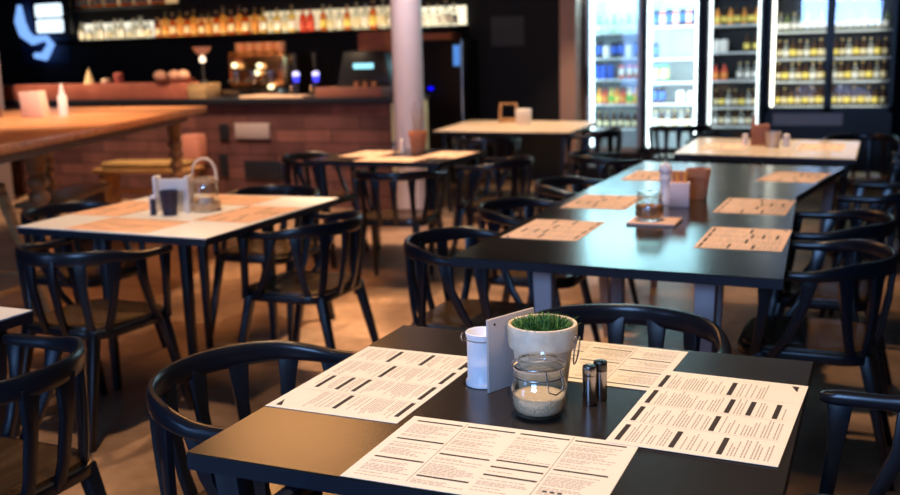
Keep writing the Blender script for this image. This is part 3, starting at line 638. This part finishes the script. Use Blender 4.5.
chair(0.88, 2.92, 90, 'black armchair at the right side of the long table, second of its row')
chair(1.08, 3.95, 84, 'black armchair at the right side of the long table, third of its row')
chair(-1.98, 6.55, 5, 'black armchair at the near side of the beige table by the black wall')
chair(-1.26, 7.25, 90, 'black armchair at the right side of the beige table near the first fridge')
chair(-0.60, 5.30, -60, 'black armchair left of the cream table with its rim catching fridge light')
chair(-0.05, 6.72, 190, 'black armchair behind the cream table in front of the second fridge')
chair(1.30, 5.60, 90, 'black armchair at the dark right side of the cream table')
chair(0.95, 6.75, 180, 'black armchair behind the right end of the cream table')
chair(-0.62, 8.0, 20, 'black armchair standing free in front of the white fridges')

# wooden benches with yellow cushions under and behind the communal table
BW = wood_mat('bench_wood', (0.34, 0.17, 0.06), (0.48, 0.26, 0.10))
def bench(x, y, rz, L, label):
    t = empty('wooden_bench', (x, y, 0), rz, label, 'bench')
    MB().box(-L / 2, L / 2, -0.16, 0.16, 0.41, 0.45).build('seat', BW, t, bevel=0.006)
    MB().box(-L / 2 + 0.05, L / 2 - 0.05, -0.012, 0.012, 0.20, 0.25).build('stretcher', BW, t)
    for s in (-1, 1): MB().box(s * (L / 2 - 0.08) - 0.03, s * (L / 2 - 0.08) + 0.03, -0.13, 0.13, 0, 0.409).build('end_panel', BW, t, bevel=0.004)
    return t
bench(-4.68, 4.55, D(112), 1.1, 'low oak bench under the communal table')
bench(-5.25, 6.20, D(10), 1.0, 'oak bench beyond the communal table in front of the planked bar')
CUSH = mat('mustard_cushion', (0.34, 0.20, 0.07), rough=0.85, noise=(30, (0.27, 0.15, 0.05), 0))
o = MB().box(-0.42, 0.42, -0.15, 0.15, 0, 0.06).build('cushion', CUSH, None, bevel=0.025, seg=3); o.location = (-5.25, 6.20, 0.451); o.rotation_euler.z = D(10); tag(o, 'mustard yellow cushion on the oak bench before the bar', 'cushion')
# slanted oak leg of a stool at the left edge
st = empty('bar_stool', (-3.30, 2.48, 0), 0, 'tall oak bar stool with slanted legs at the left edge under the high table', 'stool')
MB().lathe([(0.15, 0.76), (0.17, 0.77), (0.17, 0.80), (0.15, 0.81)], 24).build('seat', BW, st)
for sx, sy in ((1, 1), (1, -1), (-1, 1), (-1, -1)): MB().quadbar((sx * 0.25, sy * 0.25, 0), (sx * 0.10, sy * 0.10, 0.76), (0.018, 0.018), (0.024, 0.024)).build('leg', BW, st, bevel=0.003)
for q in (0, 1):
    for sgn in (-1, 1):
        a, b_ = ((sgn * 0.20, -0.20, 0.25), (sgn * 0.20, 0.20, 0.25)) if q else ((-0.19, sgn * 0.19, 0.30), (0.19, sgn * 0.19, 0.30))
        MB().quadbar(a, b_, (0.011, 0.012), (0.011, 0.012), ux=(0, 0, 1)).build('stretcher', BW, st)

# ================================================================== PAPER MENUS
MW, MH = 0.425, 0.287
def rect(m, x0, x1, y0, y1, z): m.add([(x0, y0, z), (x1, y0, z), (x1, y1, z), (x0, y1, z)], [[0, 1, 2, 3]])
def words(m, x0, x1, y, h, z, rng, indent=False):
    x = x0
    end = x0 + (x1 - x0) * rng.uniform(0.45, 0.98)
    while x < end:
        w = rng.uniform(0.004, 0.012)
        rect(m, x, min(x + w, x1), y, y + h, z); x += w + 0.0018
def make_menu(page, detail, seed, paper):
    rng = random.Random(seed)
    sh = MB(); sh.box(-MW / 2, MW / 2, -MH / 2, MH / 2, 0.0, 0.0007); bars = MB(); txt = MB(); z1 = 0.00095; z2 = 0.00085
    cw_ = (MW - 0.024) / 4
    heads = {'A': [[0.03, 0.37, 0.66], [0.03, 0.54], [0.03, 0.57, 0.71, 0.88], [0.03, 0.52]],
             'B': [[0.05, 0.37, 0.68], [0.05, 0.52, 0.86], [0.05, 0.50, 0.60, 0.72], [0.05, 0.52]]}[page]
    for c in range(4):
        x0 = -MW / 2 + 0.012 + c * cw_ + 0.004; x1 = x0 + cw_ - 0.010
        hs = [MH / 2 - 0.004 - h * (MH - 0.012) for h in heads[c]]
        for h in hs: rect(bars, x0, x1 - (0.012 if page == 'A' else 0.0), h - (0.0095 if page == 'A' else 0.0055), h, z1)
        y = MH / 2 - 0.03
        if page == 'A' and c == 3: lim = -MH / 2 + 0.07
        else: lim = -MH / 2 + 0.012
        while y > lim:
            if all(not (h - 0.019 < y < h + 0.006) for h in hs):
                if detail: words(txt, x0, x1, y, 0.0022, z2, rng)
                y -= 0.0056 if rng.random() < 0.72 else 0.0105
            else: y -= 0.003
        if c < 3:
            xs = x1 + 0.004
            if page == 'A' or c in (0, 2): rect(txt if page == 'A' else bars, xs, xs + 0.0009, -MH / 2 + 0.014, MH / 2 - 0.006, z2)
    if page == 'A':
        bars.add([(MW / 2 - 0.045, -MH / 2 + 0.016, z1), (MW / 2 - 0.012, -MH / 2 + 0.016, z1), (MW / 2 - 0.012, -MH / 2 + 0.030, z1)], [[0, 1, 2]])
    else:
        for k in range(3): rect(bars, MW / 2 - 0.10 + k * 0.012, MW / 2 - 0.093 + k * 0.012, -MH / 2 + 0.05, -MH / 2 + 0.056, z1)
    sh.mi = 1; sh.add(bars.v, bars.f)
    if detail: sh.mi = 2; sh.add(txt.v, txt.f)
    return sh.build('paper_menu', [paper, INK, INK2], None, smooth=False)
protos = {}
def menu(page, x, y, deg, label, group, z=0.7505, detail=True, paper=None):
    paper = paper or WARM_LIT_PAPER; k = (page, detail, paper.name)
    if k not in protos: o = protos[k] = make_menu(page, detail, 11 if page == 'A' else 23, paper)
    else: o = copy_tree(protos[k])
    o.location = (x, y, z); o.rotation_euler = (0, 0, D(deg)); tag(o, label, 'menu', group); return o
g = 'menus on the foreground table'
menu('A', 0.146, 0.455, -90.5, 'cream paper menu on the left side of the foreground table', g, paper=PAPER)
menu('B', 0.515, 0.145, 0.3, 'cream paper menu on the near side of the foreground table', g, paper=PAPER)
menu('A', 0.820, 0.485, 87.5, 'cream paper menu on the right side of the foreground table', g, z=0.7517, paper=PAPER)
menu('B', 0.49, 0.722, 177, 'cream paper menu on the far side of the foreground table behind the pot', g, paper=PAPER)
g = 'menus on the long table'
menu('A', -0.045, 2.29, -90, 'cream menu on the long table, front left', g)
menu('A', -0.045, 3.03, -90, 'cream menu on the long table, second along its left side', g)
menu('A', 0.655, 2.28, 90, 'cream menu on the long table, front right', g)
menu('A', 0.605, 3.05, 89, 'cream menu on the long table, second along its right side', g)
menu('A', 0.68, 4.10, 81, 'cream menu on the long table, last along its right side', g)
menu('A', -0.02, 4.02, -90, 'cream menu on the long table left of the pepper mill, far end', g)
PAPER2 = PAPER
g = 'menus on the white topped left table'
menu('B', -1.80, 1.945, 0, 'pinkish menu on the near side of the white topped left table', g, detail=False, paper=WARM_LIT_PAPER2)
menu('A', -2.15, 2.33, -90, 'pinkish menu on the left side of the white topped left table', g, detail=False, paper=WARM_LIT_PAPER2)
menu('A', -1.46, 2.33, 90, 'pinkish menu on the right side of the white topped left table', g, detail=False, paper=WARM_LIT_PAPER2)
menu('B', -1.82, 2.69, 180, 'pinkish menu on the far side of the white topped left table', g, detail=False, paper=WARM_LIT_PAPER2)
g = 'menus on the terracotta pot table'
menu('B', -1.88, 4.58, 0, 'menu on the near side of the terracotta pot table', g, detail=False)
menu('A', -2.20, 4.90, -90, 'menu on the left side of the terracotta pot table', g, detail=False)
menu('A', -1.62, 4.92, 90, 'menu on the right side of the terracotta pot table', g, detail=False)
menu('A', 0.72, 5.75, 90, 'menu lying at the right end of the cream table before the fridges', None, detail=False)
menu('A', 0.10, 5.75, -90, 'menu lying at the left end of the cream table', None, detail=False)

# ================================================================== FOREGROUND TABLE OBJECTS
TZ = 0.7505
# enamel can with wire handle
t = empty('enamel_can', (0.357, 0.506, TZ), label='white enamel can with a wire handle left of the grey board', cat='can')
r = 0.0335
MB().lathe([(r, 0.0), (r + 0.0035, 0.001), (r + 0.004, 0.008), (r, 0.014), (r, 0.098), (r + 0.002, 0.104), (r + 0.003, 0.110), (r + 0.001, 0.112), (r - 0.002, 0.108), (r - 0.003, 0.02), (0.001, 0.018)], 36, cap=False).build('body', WHITE_MET, t)
MB().lathe([(0.0001, 0.0), (r, 0.0)], 36, cap=False).build('bottom', WHITE_MET, t)
MB().tube([(math.cos(a) * (r + 0.004), math.sin(a) * (r + 0.004), 0.098 + 0.0 * a) for a in [2 * PI * k / 28 for k in range(28)]], 0.0012, 6, closed=True).build('wire_band', WIRE, t)
MB().tube([(-(r + 0.004), -0.006, 0.108), (-(r + 0.010), -0.008, 0.106), (-(r + 0.012), -0.008, 0.098), (-(r + 0.009), -0.007, 0.088), (-(r + 0.004), -0.004, 0.090)], 0.0015, 6).build('handle', WIRE, t)
MB().tube([((r + 0.004), 0.006, 0.108), ((r + 0.010), 0.008, 0.106), ((r + 0.012), 0.008, 0.098), ((r + 0.009), 0.007, 0.088), ((r + 0.004), 0.004, 0.090)], 0.0015, 6).build('handle', WIRE, t)
# grey menu board
ang = math.atan2(0.116, 0.051)
t = empty('menu_board', (0.386, 0.454, TZ), ang, 'thin pale grey clip board standing upright between can and pot', 'board')
MB().box(0, 0.135, -0.003, 0.003, 0, 0.150).build('board', BOARD, t, bevel=0.0012)
for x_ in (0.018, 0.118):
    h = MB().lathe([(0.0028, -0.0036), (0.0028, 0.0036)], 14).build('rivet', INK, t); h.rotation_euler = (PI / 2, 0, 0); h.location = (x_, 0, 0.138)
# whitewashed pot with grass
t = empty('plant_pot', (0.4865, 0.496, TZ), label='whitewashed clay pot of green grass behind the glass jar', cat='plant pot'); t.scale = (0.955, 0.955, 0.985)
MB().lathe([(0.0001, 0.0), (0.046, 0.0), (0.049, 0.006), (0.0615, 0.0975), (0.057, 0.0975), (0.050, 0.02), (0.0001, 0.02)], 48, cap=False).build('pot_body', mat('beige_clay', (0.70, 0.54, 0.38), rough=0.8, noise=(18, (0.82, 0.68, 0.50), 0.6), bump=0.3), t)
MB().lathe([(0.0618, 0.098), (0.0690, 0.0985), (0.0712, 0.106), (0.0722, 0.138), (0.0710, 0.144), (0.0690, 0.1455), (0.0645, 0.144), (0.0615, 0.128), (0.0595, 0.100), (0.0618, 0.098)], 48, cap=False).build('rim', POTM, t)
MB().lathe([(0.0001, 0.1165), (0.059, 0.1265), (0.0001, 0.129)], 24, cap=False).build('soil', SOIL, t)
ring = MB().tube([(0.0785 + 0.004 * math.sin(2 * PI * k / 20), -0.02 + 0.018 * math.cos(2 * PI * k / 20), 0.100 + 0.028 * math.sin(2 * PI * k / 20)) for k in range(20)], 0.0018, 6, closed=True).build('ring_handle', WIRE, t)
MB().tube([(0.069, -0.018, 0.122), (0.077, -0.020, 0.130), (0.082, -0.020, 0.124), (0.074, -0.020, 0.115)], 0.0022, 6).build('clasp', WIRE, t)
gr = MB(); rg = random.Random(3)
for k in range(1300):
    a = rg.uniform(0, 2 * PI); q = 0.054 * math.sqrt(rg.random()); x_, y_ = q * math.cos(a), q * math.sin(a)
    h = rg.uniform(0.014, 0.040) * (1.12 - q * 8); la = rg.uniform(0, 2 * PI); ln = rg.uniform(0.004, 0.020)
    dx, dy = math.cos(la) * ln + x_ * 0.22, math.sin(la) * ln + y_ * 0.22; w = rg.uniform(0.0012, 0.0026); pa = rg.uniform(0, PI); ux, uy = math.cos(pa) * w, math.sin(pa) * w
    z0 = 0.124
    gr.add([(x_ - ux, y_ - uy, z0), (x_ + ux, y_ + uy, z0), (x_ + dx * .4 + ux * 1.1, y_ + dy * .4 + uy * 1.1, z0 + h * .6), (x_ + dx * .4 - ux * 1.1, y_ + dy * .4 - uy * 1.1, z0 + h * .6), (x_ + dx, y_ + dy, z0 + h)], [[0, 1, 2, 3], [3, 2, 4]])
tag(gr.build('grass', LEAF, t, smooth=False), kind='stuff')
# glass clip jar with sugar
def clip_jar(x, y, z, s, label, fill=0.42, sug=SUGAR, card=None):
    t = empty('glass_jar', (x, y, z), label=label, cat='jar'); t.scale = (s, s, s)
    T = 0.0024
    outer = [(0.036, 0.0), (0.043, 0.004), (0.049, 0.016), (0.0505, 0.032), (0.0495, 0.050), (0.045, 0.062), (0.0415, 0.068), (0.0415, 0.075), (0.0445, 0.078), (0.0445, 0.083), (0.042, 0.085)]
    inner = [(0.0395, 0.085), (0.039, 0.068), (0.0425, 0.060), (0.0468, 0.049), (0.0478, 0.032), (0.0465, 0.017), (0.040, 0.007), (0.033, 0.0045), (0.0001, 0.0045)]
    MB().lathe([(0.0001, 0.0)] + outer + inner, 44, cap=False).build('glass_body', GLASS, t)
    # glass lid clipped on top: rim and dome
    lid = MB(); lid.lathe([(0.0001, 0.0885), (0.037, 0.0885), (0.0445, 0.0865), (0.046, 0.090), (0.045, 0.094), (0.038, 0.0975), (0.036, 0.102), (0.0335, 0.1025), (0.032, 0.098), (0.0001, 0.0965)], 44, cap=False)
    ld = lid.build('lid', GLASS, t)
    MB().lathe([(0.0435, 0.0853), (0.0450, 0.0853), (0.0450, 0.0864), (0.0435, 0.0864), (0.0435, 0.0853)], 40, cap=False).build('seal', mat('rubber_seal', (0.62, 0.52, 0.45), rough=0.6), ld)
    fz = 0.085 * fill
    prof = [(0.0001, 0.0052), (0.033, 0.0055), (0.0395, 0.008), (0.0455, 0.018), (0.0468, 0.030), (0.0462, fz), (0.030, fz + 0.003), (0.0001, fz + 0.001)]
    MB().lathe(prof, 40, cap=False).build('contents', sug, t)
    MB().tube([(0.0440 * math.cos(2 * PI * k / 32), 0.0440 * math.sin(2 * PI * k / 32), 0.0715) for k in range(32)], 0.0011, 6, closed=True).build('wire_ring', WIRE, t)
    MB().tube([(0.0475 * math.cos(2 * PI * k / 32), 0.0475 * math.sin(2 * PI * k / 32), 0.092) for k in range(32)], 0.0011, 6, closed=True).build('wire_ring', WIRE, t)
    c = MB().tube([(-0.014, -0.045, 0.091), (-0.015, -0.052, 0.075), (-0.014, -0.054, 0.056), (0.0, -0.0555, 0.050), (0.014, -0.054, 0.056), (0.015, -0.052, 0.075), (0.014, -0.045, 0.091)], 0.0013, 6).build('clasp', WIRE, t)
    MB().tube([(-0.010, 0.044, 0.0715), (-0.011, 0.053, 0.080), (-0.010, 0.049, 0.094), (0.010, 0.049, 0.094), (0.011, 0.053, 0.080), (0.010, 0.044, 0.0715)], 0.0013, 6).build('hinge', WIRE, t)
    return t
j = clip_jar(0.517, 0.379, TZ, 1.06, 'round glass clip jar of pale sugar in front of the grass pot'); j.rotation_euler.z = D(50)
# two steel shakers
for i, (x, y, lb) in enumerate([(0.592, 0.457, 'steel shaker with plain lid, nearer and left one of the pair by the jar'), (0.604, 0.492, 'dark steel shaker with perforated lid, farther and right one of the pair')]):
    t = empty('shaker', (x, y, TZ), label=lb, cat='shaker', group='steel shakers')
    MB().lathe([(0.0001, 0), (0.0125, 0.0), (0.013, 0.002), (0.013, 0.058)], 28, cap=False).build('body', STEEL, t)
    MB().lathe([(0.013, 0.0585), (0.0134, 0.060), (0.0134, 0.074), (0.0125, 0.077), (0.0001, 0.0775)], 28, cap=False).build('lid', STEEL if i == 0 else mat('dark_steel', (0.10, 0.09, 0.085), rough=0.3, metal=1.0), t)
    for k in range(5):
        a = 2 * PI * k / 5; MB().lathe([(0.0009, 0.0776), (0.0009, 0.0779)], 8, 0.005 * math.cos(a), 0.005 * math.sin(a)).build('hole', INK, t)

# ================================================================== LONG TABLE OBJECTS
tag(MB().prism([(0.19, 2.45), (0.375, 2.455), (0.375, 2.62), (0.19, 2.61)], TZ, TZ + 0.009).build('coaster_board', mat('pink_card', (0.80, 0.52, 0.40), rough=0.6), None, bevel=0.001), 'pinkish card board under the glass jar on the long table', 'board')
j = clip_jar(0.262, 2.54, TZ + 0.0095, 1.12, 'glass jar of brown sugar on the pink card of the long table', sug=mat('brown_sugar', (0.36, 0.16, 0.07), rough=0.9, noise=(200, (0.5, 0.26, 0.12), 0)), fill=0.6); j.rotation_euler.z = D(20)
t = empty('pepper_mill', (0.226, 3.03, TZ), label='white pepper mill on the long table', cat='pepper mill')
WPL = mat('white_gloss', (0.82, 0.80, 0.86), rough=0.25)
MB().lathe([(0.0001, 0), (0.030, 0), (0.031, 0.012), (0.024, 0.045), (0.020, 0.075), (0.024, 0.105), (0.027, 0.122), (0.022, 0.132)], 26, cap=False).build('body', WPL, t)
MB().lathe([(0.022, 0.1325), (0.028, 0.142), (0.029, 0.160), (0.020, 0.176), (0.0001, 0.180)], 26, cap=False).build('head', WPL, t)
MB().lathe([(0.004, 0.180), (0.007, 0.186), (0.006, 0.193), (0.0001, 0.196)], 14, cap=False).build('finial', WIRE, t)
t = empty('napkin_box', (0.300, 2.97, TZ), D(5), 'pale pink box with orange napkins right of the pepper mill', 'napkin box')
MB().box(-0.042, 0.042, -0.03, 0.03, 0, 0.105).build('box', mat('pale_pink_box', (0.72, 0.58, 0.62), rough=0.5), t, bevel=0.003)
for k in range(4): MB().lathe([(0.008, 0.1052), (0.011, 0.14), (0.010, 0.152)], 8, -0.025 + 0.016 * k, 0.005 * (-1) ** k).build('napkin', L_ORG if k % 2 else TERRA, t)
def flowerpot(x, y, z, rt, rb_, h, label, m=TERRA):
    t = empty('terracotta_pot', (x, y, z), label=label, cat='pot')
    MB().lathe([(0.0001, 0), (rb_, 0), (rt * 0.93, h * 0.74), (rt, h * 0.75), (rt, h), (rt * 0.88, h), (rt * 0.80, h * 0.8), (0.0001, h * 0.78)], 28, cap=False).build('pot', m, t)
    return t
flowerpot(0.335, 3.22, TZ, 0.055, 0.040, 0.135, 'empty terracotta pot behind the napkin box on the long table')

# ================================================================== MID TABLE OBJECTS
p = flowerpot(-1.925, 5.10, TZ, 0.068, 0.048, 0.145, 'terracotta pot with thin dry stems in front of the white column')
for k in range(9):
    a = k * 2.4; MB().tube([(0.02 * math.cos(a), 0.02 * math.sin(a), 0.11), (0.03 * math.cos(a), 0.03 * math.sin(a), 0.2), (0.045 * math.cos(a + .5), 0.045 * math.sin(a + .5), 0.27 + 0.012 * k)], [0.003, 0.0025, 0.0015], 6).build('stem', mat('dry_stem', (0.30, 0.22, 0.10), rough=0.7), p)
def shaker(x, y, z, m, h, r, label, group=None):
    t = empty('shaker', (x, y, z), label=label, cat='shaker', group=group)
    MB().lathe([(0.0001, 0), (r, 0), (r * 0.9, h * 0.75)], 18, cap=False).build('body', m, t)
    MB().lathe([(r * 0.92, h * 0.755), (r * 0.9, h * 0.9), (0.0001, h)], 18, cap=False).build('lid', m, t)
shaker(-2.02, 5.04, TZ, WPL, 0.095, 0.020, 'tall white shaker beside the stemmed terracotta pot')
shaker(-2.08, 5.03, TZ, STEEL, 0.075, 0.018, 'short steel shaker at the left of the tall white one')

# ================================================================== LEFT TABLE OBJECTS
t = empty('menu_holder', (-1.84, 2.30, TZ), D(14), 'white wooden menu holder behind the navy cup on the left table', 'menu holder')
WPT = mat('white_painted_wood', (0.80, 0.74, 0.70), rough=0.5)
MB().box(-0.075, 0.075, 0.0, 0.012, 0.0, 0.15).build('back_plate', WPT, t, bevel=0.003)
for s in (-1, 1): MB().box(s * 0.075 - 0.008, s * 0.075 + 0.008, -0.03, 0.03, 0.0, 0.165).build('side_post', WPT, t, bevel=0.003)
t = empty('navy_cup', (-1.805, 2.225, TZ), label='navy blue cup in front of the white menu holder', cat='cup')
MB().lathe([(0.0001, 0), (0.030, 0), (0.041, 0.108), (0.038, 0.108), (0.028, 0.006), (0.0001, 0.006)], 28, cap=False).build('cup', mat('navy_glaze', (0.006, 0.011, 0.04), rough=0.3), t)
shaker(-1.905, 2.235, TZ, WPL, 0.085, 0.018, 'white shaker left of the navy cup, farther left of two')
shaker(-1.872, 2.195, TZ, mat('black_shaker', (0.03, 0.035, 0.06), rough=0.3), 0.075, 0.014, 'dark shaker between the white shaker and the navy cup')
t = empty('lantern_basket', (-1.72, 2.375, TZ), label='glass lantern in a wicker basket with a hoop handle on the left table', cat='lantern')
WK = mat('wicker', (0.55, 0.34, 0.16), rough=0.7, noise=(90, (0.70, 0.48, 0.28), 0), bump=0.6)
MB().lathe([(0.0001, 0), (0.050, 0), (0.054, 0.01), (0.054, 0.035), (0.048, 0.035), (0.046, 0.008), (0.0001, 0.008)], 28, cap=False).build('basket', WK, t)
MB().lathe([(0.043, 0.009), (0.047, 0.03), (0.047, 0.10), (0.040, 0.12), (0.038, 0.12), (0.045, 0.098), (0.045, 0.03), (0.041, 0.010)], 26, cap=False).build('glass', GLASS, t)
MB().lathe([(0.0001, 0.0095), (0.028, 0.0095), (0.028, 0.055), (0.0001, 0.057)], 20, cap=False).build('candle', mat('candle_wax', (0.85, 0.72, 0.6), rough=0.5), t)
MB().lathe([(0.046, 0.112), (0.052, 0.114), (0.052, 0.128), (0.044, 0.128), (0.046, 0.112)], 28, cap=False).build('rim_band', WK, t)
MB().tube([(0.052 * math.cos(a), 0.01 * math.sin(a * 2), 0.12 + 0.085 * math.sin(a)) for a in [PI * k / 20 for k in range(21)]], 0.006, 8).build('hoop_handle', wood_mat('hoop_wood', (0.70, 0.52, 0.36), (0.80, 0.62, 0.45)), t)
t.scale = (1.2, 1.2, 1.15)

# ================================================================== BACK TABLE OBJECTS
t = empty('wooden_caddy', (-2.30, 8.02, TZ), D(10), 'small wooden caddy on the beige table by the black wall', 'caddy')
MB().box(-0.09, 0.09, -0.05, 0.05, 0, 0.04).build('tray', BW, t, bevel=0.004)
for s in (-1, 1): MB().quadbar((s * 0.085, 0, 0.04), (s * 0.075, 0, 0.19), (0.012, 0.03), (0.01, 0.02)).build('upright', BW, t)
MB().box(-0.08, 0.08, -0.01, 0.01, 0.17, 0.19).build('handle', BW, t)
tag(MB().box(-2.08, -1.96, 7.60, 7.72, TZ, TZ + 0.15).build('tissue_box', WPT, None, bevel=0.006), 'cream upright tissue box on the beige table', 'box')
t = empty('wooden_caddy', (0.315, 5.86, TZ), D(4), 'red brown box caddy on the cream table behind the tin', 'caddy')
MB().box(-0.06, 0.06, -0.05, 0.05, 0, 0.14).build('tray', mat('red_brown', (0.30, 0.11, 0.06), rough=0.5), t, bevel=0.004)
MB().quadbar((-0.045, 0, 0.14), (-0.04, 0, 0.20), (0.012, 0.03), (0.01, 0.02)).build('upright', mat('red_brown', (0.3, 0.1, 0.06)), t)
t = empty('tin_cup', (0.415, 5.72, TZ), label='grey metal cup on the cream table right of the red brown caddy', cat='cup')
MB().lathe([(0.0001, 0), (0.042, 0), (0.052, 0.105), (0.049, 0.105), (0.040, 0.006), (0.0001, 0.006)], 26, cap=False).build('cup', mat('tin', (0.5, 0.46, 0.46), rough=0.4, metal=0.7), t)
shaker(0.50, 5.73, TZ, WPL, 0.09, 0.024, 'white shaker right of the metal cup on the cream table')
shaker(0.22, 5.84, TZ, WPL, 0.08, 0.022, 'white shaker left of the caddy on the cream table')

# ================================================================== HIGH TABLE OBJECTS
t = empty('napkin_holder', (-4.58, 4.24, 1.0505), D(8), 'white napkin holder with paper on the high oak table', 'napkin holder')
MB().add([(-0.075, -0.04, 0), (0.075, -0.04, 0), (0.075, 0.04, 0), (-0.075, 0.04, 0), (-0.095, -0.035, 0.13), (0.055, -0.035, 0.135), (0.055, 0.035, 0.135), (-0.095, 0.035, 0.13)], [[3, 2, 1, 0], [4, 5, 6, 7], [0, 1, 5, 4], [1, 2, 6, 5], [2, 3, 7, 6], [3, 0, 4, 7]]).build('holder', mat('pink_white', (0.85, 0.62, 0.55), rough=0.5), t, bevel=0.003)
t.scale = (1.15, 1.15, 1.4)
t = empty('sauce_bottle', (-4.44, 4.36, 1.0505), label='white squeeze bottle beside the napkin holder on the high oak table', cat='bottle')
MB().lathe([(0.0001, 0), (0.024, 0), (0.025, 0.10), (0.015, 0.12)], 20, cap=False).build('body', WPL, t)
MB().lathe([(0.016, 0.1205), (0.014, 0.13), (0.005, 0.175), (0.0001, 0.176)], 16, cap=False).build('nozzle', WPL, t)
t.scale = (1.4, 1.4, 1.35)
t = empty('glass_cup', (-4.86, 4.14, 1.0505), label='small glass with brown content left of the napkin holder', cat='glass')
MB().lathe([(0.0001, 0), (0.035, 0), (0.042, 0.09), (0.039, 0.09), (0.033, 0.005), (0.0001, 0.005)], 24, cap=False).build('glass', GLASS, t)
MB().lathe([(0.0001, 0.006), (0.032, 0.006), (0.036, 0.055), (0.0001, 0.056)], 20, cap=False).build('contents', mat('brown_liquid', (0.25, 0.09, 0.05), rough=0.4), t)

# ================================================================== PENDANT LAMP (out of frame, warm sheen on the foreground table)
t = empty('pendant_lamp', (-2.5, 4.25, 2.62), label='wide round pendant lamp with warm light over the aisle', cat='lamp')
MB().lathe([(0.03, 0.30), (0.10, 0.28), (0.70, 0.02), (0.72, 0.0), (0.71, 0.0), (0.10, 0.26)], 40, cap=False).build('lamp_shade', EDGE, t)
MB().lathe([(0.0001, 0.03), (0.66, 0.03), (0.66, 0.035), (0.0001, 0.035)], 40, cap=False).build('diffuser', mat('lamp_diffuser', (0.5, 0.4, 0.3), emit=(1.0, 0.46, 0.16), es=10.5), t)
MB().tube([(0, 0, 0.28), (0, 0, 0.479)], 0.006).build('cord', EDGE, t)
